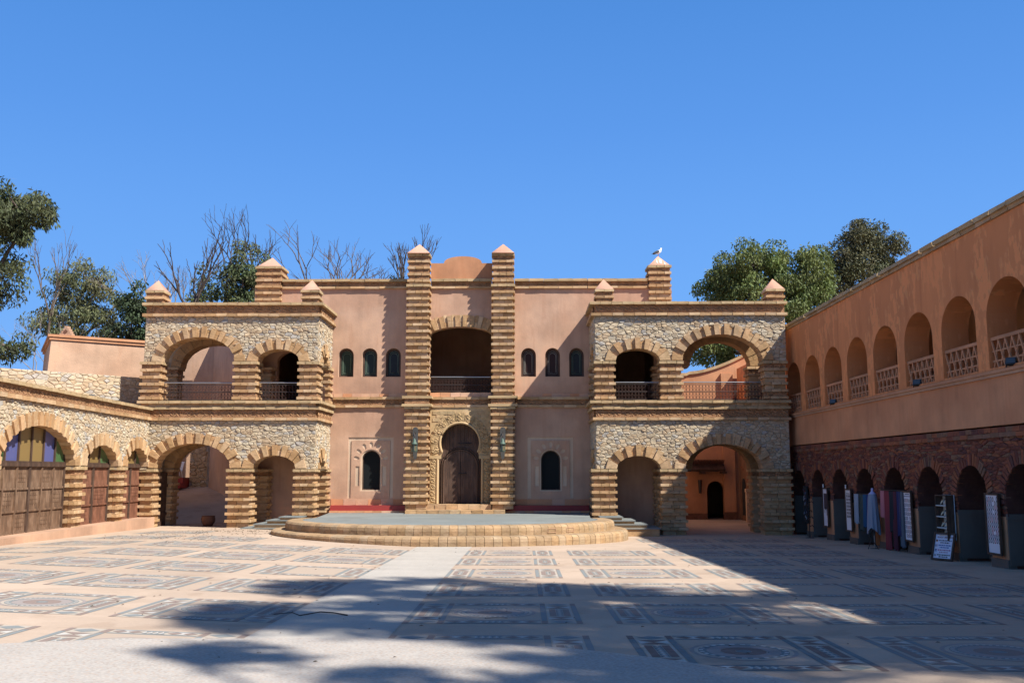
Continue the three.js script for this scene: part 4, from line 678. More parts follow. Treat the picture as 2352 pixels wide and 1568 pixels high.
// ---------------------------------------------------------------- right wing: long arcade
const RW = thing('arcade_wing', 'long two storey arcade with orange plaster above dark red stone arches', 'building');
RW.position.set(13.95, 0, -50.9); RW.rotation.y = -Math.PI / 2;
{
  const s1 = 58, nb = 18, pitch = 3.15, holes = [], lowHoles = [];
  for (let k = 0; k < nb; k++) { const c = 1.37 + k * pitch; holes.push(poly(archPts(c, 1.22, 6.25, 7.75, 1.05), THREE.Path)); }
  add(RW, 'upper_wall', extrude(poly([[0, 6.12], [s1, 6.12], [s1, 10.62], [0, 10.62]]), .9, -.9, holes), M.orange);
  add(RW, 'middle_wall', box(0, s1, 4.55, 5.98, -.9, -.002), M.arcadeMid);
  const pl = [[0, -.3]]; const lowA = []; for (let k = 0; k < nb; k++) { const c = 1.55 + k * pitch; lowA.push([c - 1.08, c + 1.08, 2.25, 3.28 + .02 * k]); } 
  const p = [[0, -.3]]; for (const [l, r, sp, cr] of lowA) p.push(...archPts((l + r) / 2, (r - l) / 2, -.3, sp, cr - sp)); p.push([s1, -.3], [s1, 4.5], [0, 4.5]);
  const lw = add(RW, 'lower_wall', extrude(poly(p), .9, -.96), M.redMortar);
  // ledge of two mouldings, in lengths
  for (let i = 0; i < 20; i++) { add(RW, 'ledge_moulding', box(i * 2.9 + .004, i * 2.9 + 2.896, 6.06, 6.15, -.9, .14), M.orangeLow); add(RW, 'ledge_moulding', box(i * 2.9 + .004, i * 2.9 + 2.896, 5.97, 6.06, -.9, .07), M.pinkPale); }
  // eaves of rough bricks
  for (let i = 0; i < 58; i++) { brick(RW, 'eaves_brick', [M.sand[2], M.mortarSand, M.sand[4]], i + .5, 10.69, -.36, .97, .13, .85).rotation.z = rr(-.004, .004); brick(RW, 'eaves_brick', [M.topSand[1], M.mortarSand, M.topSand[0]], i + .5 + rr(-.1, .1), 10.83, -.34, .98, .14, .95); }
  // corridor behind
  add(RW, 'upper_back_wall', box(0, s1, 6.0, 10.6, -4.2, -3.9), M.orangeLow); add(RW, 'lower_back_wall', box(0, s1, -.2, 6, -4.2, -3.9), M.pink);
  add(RW, 'upper_floor', box(0, s1, 5.6, 6.05, -3.9, -.91), M.pink); add(RW, 'roof', box(0, s1, 10.3, 10.6, -4.6, -.91), M.pink); add(RW, 'corridor_ceiling', box(0, s1, 4.3, 4.5, -3.9, -.97), M.pink);
  add(RW, 'end_wall', box(s1, s1 + .4, -.2, 10.9, -4.2, 0), M.orangeLow); add(RW, 'end_wall', box(-.4, -.01, -.2, 10.62, -4.2, -.2), M.orangeLow);
  for (let k = 0; k < nb; k++) {   // vaulted piers reach back into the corridor
    const c = 1.37 + k * pitch - pitch / 2 - .0; if (k) add(RW, 'inner_pier', box(c - .2, c + .2, 6.05, 10.3, -3.9, -3.4), M.orangeLow);
  }
  // balustrades
  for (let k = 0; k < nb; k++) {
    const B = grp(RW, 'balustrade'), c = 1.37 + k * pitch, l = c - 1.21, r = c + 1.21, z = -.12, y0 = 6.16, y1 = 7.08;
    add(B, 'top_rail', box(l, r, y1, y1 + .1, z - .07, z + .05), M.orangeLow);
    for (const y of [y0 + .3, y0 + .6]) add(B, 'rail', box(l, r, y - .022, y + .022, z - .035, z + .02), M.orangeLow);
    const n = 6, w = (r - l) / n;
    const bar = (x0, ya, x1, yb) => { const L = Math.hypot(x1 - x0, yb - ya), g = new THREE.BoxGeometry(L, .05, .05); g.rotateZ(Math.atan2(yb - ya, x1 - x0)); g.translate((x0 + x1) / 2, (ya + yb) / 2, z - .01); return g; };
    for (let i = 0; i < n; i++) { add(B, 'lattice_bar', bar(l + i * w, y0 - .02, l + (i + 1) * w, y1 + .02), M.orangeLow); const m2 = add(B, 'lattice_bar', bar(l + i * w, y1 + .02, l + (i + 1) * w, y0 - .02), M.orangeLow); m2.position.z = .022; }
  }
  // dark red masonry: stones on the spandrels, thin radiating slips round each arch
  const skip = (x, y) => lowA.some(([l, r, sp, cr]) => { const a = (r - l) / 2, b = cr - sp, m = (l + r) / 2; return y < sp ? x > l - .02 && x < r + .02 : ((x - m) / (a + .22)) ** 2 + ((y - sp) / (b + .22)) ** 2 < 1; });
  const skip2 = (x, y) => skip(x, y) || (y < 1.92);
  placeStones(lw, rubble({ u0: 0, u1: 28, v0: .3, v1: 4.2, cw: .36, ch: .08, h: [.012, .035], joint: .04, map: (u, v, n) => [u, v, -.06 + n], skip: skip2 }), M.red, M.redV, redCols, 300);
  course(lw, 'string_course', 0, 30, 4.2, 4.33, .02, .2, .5, [M.red[2], M.red[4], M.red[5]]); course(lw, 'string_course', 0, 30, 4.34, 4.49, -.02, .2, .42, M.red);
  for (const [i, [l, r, sp, cr]] of lowA.entries()) {
    if (i > 9) continue; const A = grp(RW, 'brick_arch'), a = (r - l) / 2, b = cr - sp, m = (l + r) / 2, n = 26;
    for (let k = 0; k < n; k++) { const t0 = Math.PI * (k + .12) / n, t1 = Math.PI * (k + .88) / n, q = (t, e, z) => [m + (a + e) * Math.cos(t), sp + (b + e) * Math.sin(t), z], z1 = rr(-.04, 0); const o = rr(.3, .42); add(A, 'brick_slip', hexa([q(t0, 0, z1), q(t0, o, z1), q(t1, o, z1), q(t1, 0, z1), q(t0, 0, -.2), q(t0, o, -.2), q(t1, o, -.2), q(t1, 0, -.2)]), R() < .14 ? M.red[4] : pick(M.red)); }
    // jamb linings painted grey, with a capping
    const y0 = .3 + .0187 * i * pitch;
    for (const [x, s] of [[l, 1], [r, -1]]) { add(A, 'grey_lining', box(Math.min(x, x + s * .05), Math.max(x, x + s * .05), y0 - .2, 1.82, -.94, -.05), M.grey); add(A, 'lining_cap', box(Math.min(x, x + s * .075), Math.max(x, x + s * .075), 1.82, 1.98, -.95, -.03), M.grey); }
    const nx = i < 17 ? lowA[i + 1][0] : r + 1; add(A, 'pier_dado', box(r + .01, nx - .01, y0 - .25, 1.9, -.2, -.035), M.orangeLow); add(A, 'pier_skirting', box(r - .01, nx + .01, y0 - .3, y0 + .02, -.25, 0), M.grey);
  }
}
const rwPoint = (s, y, o) => V(13.95 - o, y, -50.9 + s);
function floodlight(pos, aim, label, tilt = .5) {
  const T = thing('floodlight', label, 'floodlight', 'floodlights on the ledges'); T.position.copy(pos); T.rotation.y = aim; T.scale.setScalar(.52);
  const b = new THREE.BoxGeometry(.5, .4, .22); b.rotateX(-tilt); b.translate(0, .3, .1); add(T, 'housing', b, M.black);
  const g = new THREE.BoxGeometry(.44, .34, .02); g.translate(0, 0, .125); g.rotateX(-tilt); g.translate(0, .3, .1); add(T, 'glass', g, mat(.05, .06, .065, { roughness: .3 }));
  const r = new THREE.BoxGeometry(.54, .44, .04); r.translate(0, 0, .09); r.rotateX(-tilt); r.translate(0, .3, .1); add(T, 'rim', r, M.oldIron);
  add(T, 'bracket', merged([box(-.3, -.26, 0, .34, -.03, .03), box(.26, .3, 0, .34, -.03, .03), box(-.3, .3, 0, .03, -.05, .05)]), M.black);
  add(T, 'ballast_box', box(-.16, .16, .12, .34, -.5, -.12), M.black);
}
floodlight(rwPoint(7.6, 6.155, -.0), -Math.PI / 2 + .9, 'black floodlight on the arcade ledge, farthest from the camera');
floodlight(rwPoint(16.9, 6.155, -.0), -Math.PI / 2 + .9, 'black floodlight on the arcade ledge, middle of the three');
floodlight(rwPoint(23.5, 6.155, -.0), -Math.PI / 2 + .9, 'black floodlight on the arcade ledge, nearest the right edge');
floodlight(V(15.2, 10.97, -42.5), -2.0, 'grey floodlight tilted up on the arcade roof edge', .2);
floodlight(V(-20.1, 6.47, -38.3), .9, 'black floodlight on the wing cornice at far left', .3);
floodlight(V(-20.15, 6.47, -44.2), .9, 'small black floodlight on the wing cornice near the gallery', .3);

// ---------------------------------------------------------------- wall lanterns
for (const [x, l] of [[-5.9, 'verdigris wall lantern on the sunlit brick column left of the door'], [-1.16, 'verdigris wall lantern on the shaded brick column right of the door']]) {
  const T = thing('wall_lantern', l, 'lantern', 'lanterns either side of the door'); T.position.set(x, 4.7, -52.05);
  const sh = []; for (let i = 0; i <= 10; i++) { const t = i / 10 * Math.PI; sh.push([.15 * Math.cos(t), .74 + .15 * Math.sin(t)]); } sh.push([-.13, -.3], [-.09, -.75], [0, -.88], [.09, -.75], [.13, -.3]);
  add(T, 'back_plate', extrude(poly(sh), .06, 0), M.oldIron);
  add(T, 'bracket', tube([[0, .55, .05], [0, .62, .25], [0, .5, .42], [0, .3, .45]], .03, .025, 6), M.iron);
  const c = new THREE.LatheGeometry([[.015, .34], [.02, .26], [.07, .2], [.09, .1], [.17, -.02], [.19, -.06], [.0, -.06]].map(q => new THREE.Vector2(...q)), 10); c.translate(0, 0, .45); add(T, 'hood', c, M.verdigris);
  const g = new THREE.CylinderGeometry(.13, .155, .34, 6, 1); g.translate(0, -.23, .45); add(T, 'glass', g, mat(.1, .085, .05, { roughness: .2 }));
  for (let i = 0; i < 6; i++) { const a = i / 6 * 6.2832; add(T, 'corner_bar', tube([[.135 * Math.sin(a), -.06, .45 + .135 * Math.cos(a)], [.16 * Math.sin(a), -.4, .45 + .16 * Math.cos(a)]], .014, .014, 4), M.verdigris); }
  add(T, 'base_ring', new THREE.CylinderGeometry(.18, .16, .05, 10).translate(0, -.42, .45), M.verdigris);
}
for (const [dx, a, l] of [[-.12, .25, .3], [.05, .18, .42], [.12, .2, .4], [.3, .42, .22]]) { const m2 = add(main, 'dropping_streak', new THREE.BoxGeometry(.035, l, .012), M.white); const w = 1.3, t = a + l / 2; m2.position.set(7.62 + dx, 14.68 + .65 - t, -52.74 - w / 2 + t * .93 + .015); m2.rotation.x = -.76; }
// ---------------------------------------------------------------- seagull on the right turret
{
  const T = thing('seagull', 'white seagull with dark wings standing on the right rooftop pyramid', 'bird'); T.position.set(7.62, 15.31, -53.39); T.rotation.y = .2; T.scale.setScalar(1.08);
  // spine from tail to beak in x; [x, y, halfheight, halfwidth]
  const sp = [[-.26, .14, .004, .004], [-.2, .155, .03, .04], [-.12, .185, .06, .06], [-.02, .225, .085, .08], [.07, .265, .095, .085], [.13, .31, .075, .068], [.155, .365, .048, .046], [.165, .41, .045, .042], [.185, .445, .04, .036], [.21, .45, .018, .016], [.225, .448, .004, .004]], n = 10, pos = [], idx = [];
  sp.forEach(([x, y, h, w], i) => { const q = sp[Math.min(sp.length - 1, i + 1)], p = sp[Math.max(0, i - 1)], a = Math.atan2(q[1] - p[1], q[0] - p[0]); for (let k = 0; k < n; k++) { const t = k / n * 6.2832, u = h * Math.cos(t); pos.push(x - u * Math.sin(a), y + u * Math.cos(a), w * Math.sin(t)); } if (i) for (let k = 0; k < n; k++) { const A = (i - 1) * n + k, B = (i - 1) * n + (k + 1) % n; idx.push(A, B, B + n, A, B + n, A + n); } });
  const g = new THREE.BufferGeometry(); g.setAttribute('position', new THREE.Float32BufferAttribute(pos, 3)); g.setIndex(idx); g.computeVertexNormals(); add(T, 'body', g, mat(.78, .78, .76, { roughness: .8 }));
  const dark = mat(.035, .037, .042, { roughness: .8 });
  for (const s of [-1, 1]) { const w = new THREE.SphereGeometry(1, 12, 8); w.scale(.2, .07, .022); w.rotateZ(.42); w.translate(-.09, .215, s * .072); add(T, 'wing', w, dark); add(T, 'leg', tube([[.02, .16, s * .03], [.03, .01, s * .03]], .009, .008, 5), mat(.45, .2, .12)); }
  const t = new THREE.ConeGeometry(.035, .2, 6); t.scale(1, 1, .6); t.rotateZ(1.85); t.translate(-.29, .125, 0); add(T, 'tail', t, dark);
  const b = new THREE.ConeGeometry(.014, .07, 6); b.rotateZ(-1.6); b.translate(.25, .444, 0); add(T, 'beak', b, mat(.5, .25, .03));
}
// ---------------------------------------------------------------- market goods in front of the arcade
function canvasTex(w, h, draw) { const c = document.createElement('canvas'); c.width = w; c.height = h; const x = c.getContext('2d'); draw(x, w, h); const t = new THREE.CanvasTexture(c); t.colorSpace = THREE.SRGBColorSpace; t.magFilter = THREE.LinearFilter; return t; }
function panelBoard(T, w, h, draw, frameM) {   // board in local xy, facing +z
  const f = .06; const fr = []; fr.push(box(-w / 2, w / 2, 0, f, 0, .06), box(-w / 2, w / 2, h - f, h, 0, .06), box(-w / 2, -w / 2 + f, f, h - f, 0, .06), box(w / 2 - f, w / 2, f, h - f, 0, .06));
  add(T, 'frame', merged(fr), frameM); add(T, 'backing', box(-w / 2 + .01, w / 2 - .01, .01, h - .01, .002, .02), frameM);
  const g = new THREE.PlaneGeometry(w - 2 * f, h - 2 * f); g.translate(0, h / 2, .03); add(T, 'sheet', g, new THREE.MeshStandardMaterial({ map: canvasTex(256, Math.round(256 * h / w), draw), roughness: .8 }));
}
const inks = ['#2b2238', '#3a3f5c', '#5a2a2a', '#40503c', '#1e2a44', '#6b4a2a'];
const ringsDraw = (rows, cols, head) => (x, w, h) => { x.fillStyle = '#dcd8da'; x.fillRect(0, 0, w, h); const y0 = head ? h * .12 : h * .03; if (head) { x.fillStyle = '#2a1a2a'; x.fillRect(w * .2, h * .03, w * .6, h * .015); x.fillRect(w * .05, h * .075, w * .9, h * .012); } for (let r = 0; r < rows; r++) for (let c = 0; c < cols; c++) { if (R() < .06) continue; x.strokeStyle = R() < .12 ? '#9a3030' : inks[Math.floor(R() * inks.length)]; x.lineWidth = w * .035; x.beginPath(); x.ellipse(w * (c + .6) / (cols + .2), y0 + (h * (head ? .84 : .8)) * (r + .5) / rows + R() * 6, w * .045, w * .075, 0, 0, 6.3); x.stroke(); } };
const wallBoards = [
  [5.45 + .0, 2.45, 1.78, .72, 'tall white board with a dark woven banner on the farther arcade pier', (x, w, h) => { x.fillStyle = '#d5d0d2'; x.fillRect(0, 0, w, h); x.fillStyle = '#3c2c34'; x.fillRect(w * .12, h * .12, w * .72, h * .42); for (let i = 0; i < 30; i++) { x.fillStyle = ['#57404a', '#2c2026', '#4a3c3c'][i % 3]; x.fillRect(w * (.14 + .65 * R()), h * (.13 + .38 * R()), w * .08, h * .07); } x.fillStyle = '#2c2026'; x.fillRect(w * .3, h * .5, w * .06, h * .16); x.fillRect(w * .7, h * .5, w * .1, h * .22); x.fillRect(w * .12, h * .5, w * .05, h * .15); }],
  [8.62, 2.45, 1.8, .78, 'tall white board with rows of grey print on the pier left of the hanging scarves', (x, w, h) => { x.fillStyle = '#d8d4d4'; x.fillRect(0, 0, w, h); x.fillStyle = '#2a2a30'; x.fillRect(w * .12, h * .08, w * .7, h * .02); for (let r = 0; r < 7; r++) for (let c = 0; c < 4; c++) { x.fillStyle = ['#5a5a58', '#77736a', '#484850', '#6a5a5a'][(r * 3 + c) % 4]; x.fillRect(w * (.1 + .2 * c), h * (.12 + .085 * r), w * .15, h * .065); } }],
  [15.0 + .0, 2.46, 1.8, .78, 'framed board of small rings with a dark heading on the pier right of the scarves', ringsDraw(9, 6, true)],
  [21.35, 2.5, 1.8, .84, 'framed board of small rings, nearest the right edge', ringsDraw(11, 6, false)]];
for (const [s, ytop, h, w, label, draw] of wallBoards) {
  const T = thing('display_board', label, 'board', 'display boards on the arcade piers'); const pier = s; T.position.copy(rwPoint(pier + .62, ytop - h + .01 * (s / 3), .06)); T.rotation.y = -Math.PI / 2; panelBoard(T, w, h, draw, M.woodFrame);
  if (label.includes('white')) add(T, 'hook', box(-w / 2 + .02, -w / 2 + .1, h, h + .16, 0, .03), M.white);
}
{ // dark board hung with jewellery and a plant stand beside it
  const T = thing('jewellery_board', 'dark narrow board hung with trinkets on the pier next to the gallery', 'board'); T.position.copy(rwPoint(2.95, .75, .05)); T.rotation.y = -Math.PI / 2;
  add(T, 'board', box(-.3, .3, 0, 1.75, 0, .06), M.black); const cols = [mat(.1, .1, .16), mat(.25, .25, .26), mat(.12, .03, .03), mat(.06, .07, .1)];
  for (let i = 0; i < 26; i++) { const x = rr(-.24, .24), y = rr(.15, 1.6); add(T, 'trinket', new THREE.TorusGeometry(rr(.03, .06), .012, 5, 10).translate(x, y, .075), pick(cols)); }
  const P = thing('metal_stand', 'thin dark metal stand with leaf shaped hooks beside the trinket board', 'stand'); P.position.copy(rwPoint(4.3, .06, .35)); add(P, 'pole', tube([[0, 0, 0], [0, 2.0, 0]], .02, .015, 6), M.iron); add(P, 'foot', new THREE.CylinderGeometry(.2, .22, .04, 12).translate(0, .02, 0), M.iron);
  for (let i = 0; i < 10; i++) { const a = i * 2.4, y = .55 + i * .14; add(P, 'hook', tube([[0, y, 0], [.14 * Math.cos(a), y + .06, .14 * Math.sin(a)], [.22 * Math.cos(a), y - .02, .22 * Math.sin(a)]], .018, .03, 5), M.iron); }
}
function cloth(w, h, folds, amp, m, thick = .02) {   // hanging cloth in local xy with folds, both sides
  const nx = Math.max(8, folds * 8), ny = 8, pos = [], idx = [], ph = R() * 6; const zf = (u, v) => amp * (.35 + .65 * v) * Math.sin(u * folds * 6.2832 + ph + .5 * Math.sin(v * 3 + ph));
  for (const side of [1, -1]) for (let j = 0; j <= ny; j++) for (let i = 0; i <= nx; i++) { const u = i / nx, v = j / ny; pos.push((u - .5) * w * (1 - .06 * v), -h * v + (j === ny ? .03 * Math.sin(u * 9 + ph) : 0), zf(u, v) + side * thick / 2); }
  const S = (nx + 1) * (ny + 1); for (let j = 0; j < ny; j++) for (let i = 0; i < nx; i++) { const a = j * (nx + 1) + i, b = a + nx + 1; idx.push(a, b, a + 1, a + 1, b, b + 1, S + a, S + a + 1, S + b, S + a + 1, S + b + 1, S + b); }
  for (let j = 0; j < ny; j++) for (const i of [0, nx]) { const a = j * (nx + 1) + i, b = a + nx + 1; idx.push(a, S + a, b, b, S + a, S + b); }
  const g = new THREE.BufferGeometry(); g.setAttribute('position', new THREE.Float32BufferAttribute(pos, 3)); g.setIndex(idx); g.computeVertexNormals(); return g;
}
const fab = (r, g, b) => mat(r, g, b, { roughness: .95, side: THREE.DoubleSide });
function hangCloth(s, y, o, w, h, m, label, folds = 3, grpName = 'scarves hanging in the arcade') { const c = one('scarf', cloth(w, h, folds, .045), m, label, 'scarf', grpName); c.position.copy(rwPoint(s, y, o)); c.rotation.y = -Math.PI / 2; return c; }
{
  const b1 = thing('clothes_rail', 'dark rail holding the short row of blue and grey scarves', 'rail'); add(b1, 'bar', tube([rwPoint(9.95, 2.3, .02), rwPoint(12.25, 2.3, .02)], .02, .02, 6), M.iron); for (const q of [9.97, 12.23]) add(b1, 'bracket', tube([rwPoint(q, 2.3, .02), rwPoint(q, 2.3, -.2)], .018, .018, 5), M.iron);
  hangCloth(10.25, 2.28, .08, .5, 1.2, fab(.26, .28, .31), 'pale grey scarf at the left end of the short rail');
  hangCloth(10.8, 2.28, .08, .45, 1.45, fab(.05, .06, .05), 'dark olive scarf beside the pale grey one on the short rail');
  hangCloth(11.25, 2.28, .08, .42, 1.3, fab(.02, .075, .15), 'bright blue scarf in the short row');
  hangCloth(11.65, 2.28, .08, .4, 1.4, fab(.025, .035, .12), 'navy scarf in the short row');
  hangCloth(12.05, 2.28, .08, .36, 1.35, fab(.16, .03, .025), 'dark red scarf at the right end of the short row');
  const b2 = thing('clothes_rail', 'long dark rail holding the tall red and black textiles', 'rail'); add(b2, 'bar', tube([rwPoint(13.05, 2.5, .06), rwPoint(15.35, 2.5, .06)], .025, .025, 6), M.iron); for (const q of [13.08, 15.3]) add(b2, 'bracket', tube([rwPoint(q, 2.5, .06), rwPoint(q, 2.5, -.2)], .018, .018, 5), M.iron);
  const F2 = [[13.3, .4, 1.0, [.42, .15, .16], 'salmon pink textile at the left end of the long rail'], [13.7, .5, 2.2, [.2, .03, .035], 'dark red textile hanging long from the rail'], [14.15, .45, 1.5, [.022, .022, .026], 'black textile in the long row'], [14.5, .4, 2.15, [.09, .02, .03], 'maroon textile in the long row'], [14.85, .4, 1.6, [.03, .03, .09], 'navy blue textile in the long row'], [15.15, .36, 2.0, [.11, .12, .14], 'grey textile at the right end of the long row']];
  for (const [s, w, h, c, l] of F2) hangCloth(s, 2.47, .11, w, h, fab(...c), l, 3, 'textiles on the long rail');
  hangCloth(12.3, 1.6, .03, .3, 1.25, fab(.3, .1, .03), 'orange cloth hanging behind the dressed mannequin', 2);
  // mannequin in a pale blue dress
  const D = thing('mannequin', 'mannequin bust in a long pale blue draped dress on the arcade pier', 'mannequin'); D.position.copy(rwPoint(12.72, 0.2, .3));
  const prof = [[.0, 2.36], [.05, 2.36], [.055, 2.24], [.09, 2.2], [.17, 2.14], [.19, 2.02], [.16, 1.85], [.15, 1.75], [.18, 1.6]]; const bust = new THREE.LatheGeometry(prof.map(q => new THREE.Vector2(...q)), 16); bust.scale(.8, 1, 1.15); add(D, 'bust', bust, mat(.33, .32, .5, { roughness: .5 }));
  const pos = [], idx = [], nn = 48, mm = 14; for (let j = 0; j <= mm; j++) for (let i = 0; i < nn; i++) { const v = j / mm, a = i / nn * 6.2832, r = (v < .12 ? .175 + .2 * (v / .12) * .2 : .2 + .09 * v) * (1 + .1 * Math.sin(a * 9) * Math.min(1, v * 1.5)); pos.push(r * .8 * Math.cos(a), 2.13 - 1.45 * v - .12 * v * Math.sin(a * 2), r * 1.15 * Math.sin(a)); }
  for (let j = 0; j < mm; j++) for (let i = 0; i < nn; i++) { const a = j * nn + i, b = j * nn + (i + 1) % nn; idx.push(a, b, a + nn, b, b + nn, a + nn); } const g = new THREE.BufferGeometry(); g.setAttribute('position', new THREE.Float32BufferAttribute(pos, 3)); g.setIndex(idx); g.computeVertexNormals(); add(D, 'dress', g, fab(.19, .22, .27));
  add(D, 'stand_pole', tube([[0, .05, 0], [0, 1.7, 0]], .02, .02, 6), M.steel); add(D, 'stand_base', new THREE.CylinderGeometry(.2, .22, .04, 14).translate(0, .02, 0), M.iron);
  // sandal cabinet
  const C = thing('sandal_cabinet', 'narrow open cabinet with pale sandals on four shelves', 'cabinet'); C.position.copy(rwPoint(18.9, 1.0, .02)); C.rotation.y = -Math.PI / 2;
  add(C, 'back', box(-.42, .42, 0, 1.45, 0, .03), mat(.42, .46, .48)); for (const x of [-.42, .38]) add(C, 'side', box(x, x + .04, 0, 1.45, .03, .28), M.woodFrame); for (const y of [0, .36, .72, 1.08, 1.41]) add(C, 'shelf', box(-.378, .378, y, y + .035, .031, .28), y > 1.3 || y < .1 ? M.woodFrame : mat(.4, .42, .4));
  const sole = mat(.5, .44, .3, { roughness: .8 });
  for (const y of [.035, .395, .755, 1.115]) for (const x of [-.12, .14]) { const S = thing('sandal', `pale leather sandal in the cabinet, ${['bottom', 'third', 'second', 'top'][Math.round((y - .035) / .36)]} shelf ${x < 0 ? 'left' : 'right'}`, 'sandal', 'sandals in the cabinet'); S.position.copy(C.position); S.rotation.copy(C.rotation); const e = new THREE.SphereGeometry(1, 12, 6); e.scale(.05, .14, .014); e.rotateX(-.5); e.rotateZ(-.2); e.translate(x, y + .14, .16); add(S, 'sole', e, sole); const st = new THREE.TorusGeometry(.045, .012, 5, 10, Math.PI); st.rotateX(-.3); st.translate(x + .01, y + .16, .19); add(S, 'strap', st, M.woodFrame); }
  for (const g2 of scene.children.filter(o => o.name.startsWith('sandal') && o.name !== 'sandal_cabinet')) g2.updateMatrix();
  // leaning sign board
  const A = thing('sign_board', 'white lettered board in a dark frame leaning against the pier', 'sign'); A.position.copy(rwPoint(19.25, gy(13, -31.6) + .01, .5)); A.rotation.order = 'YXZ'; A.rotation.set(-.3, -Math.PI / 2 + .55, 0); 
  panelBoard(A, .76, .9, (x, w, h) => {
    x.fillStyle = '#d6d3dc'; x.fillRect(0, 0, w, h); x.textAlign = 'center'; x.font = 'bold 32px sans-serif'; x.fillStyle = '#5a2a30'; x.fillText('MADE IN', w * .36, h * .155); x.fillStyle = '#6a3026'; x.fillText('AGADIR', w * .78, h * .155); x.fillStyle = '#c09a70'; x.fillRect(w * .2, h * .02, w * .6, h * .03);
    const rows = [[.26, '#33333d'], [.35, '#33333d'], [.46, '#3a5a94'], [.55, '#3a5a94'], [.66, '#a8607a'], [.75, '#a8808c'], [.86, '#3c4c40'], [.94, '#3c4c40']]; rows.forEach(([v, c], i) => { x.fillStyle = c; let px = i % 2 ? w * .3 : w * .2; const end = i % 2 ? w * .8 : w * .92; while (px < end) { const l = 6 + R() * 22; x.fillRect(px, h * v - 10, Math.min(l, end - px), 15); px += l + 6; } });
    const fl = (y, a, b, c) => { x.fillStyle = a; x.fillRect(w * .04, y, w * .11, 9); x.fillStyle = b; x.fillRect(w * .04, y + 9, w * .11, 9); x.fillStyle = c; x.fillRect(w * .04, y + 18, w * .11, 9); }; fl(h * .22, '#1c1a1a', '#8a2a1c', '#b08a3a');
    const fv = (y, a, b, c) => { x.fillStyle = a; x.fillRect(w * .04, y, 9, 28); x.fillStyle = b; x.fillRect(w * .04 + 9, y, 9, 28); x.fillStyle = c; x.fillRect(w * .04 + 18, y, 9, 28); }; fv(h * .42, '#2a3c6a', '#d6d3dc', '#8a3038'); fl(h * .62, '#2a2c66', '#b8b8c8', '#2a2c66'); fv(h * .83, '#2c5a3c', '#d6d3dc', '#7a3030');
  }, M.woodFrame);
  // small wire ring stand on the floor
  const Wt = thing('wire_stand', 'small curled wire stand on the floor by the mannequin', 'stand'); Wt.position.copy(rwPoint(13.0, gy(13, -38), .5)); add(Wt, 'loop', new THREE.TorusGeometry(.16, .018, 6, 18).rotateY(.6).translate(0, .62, 0), M.oldIron); add(Wt, 'legs', tube([[.2, 0, .1], [.05, .3, 0], [0, .46, 0], [-.05, .3, 0], [-.2, 0, .1]], .016, .016, 5), M.iron);
}

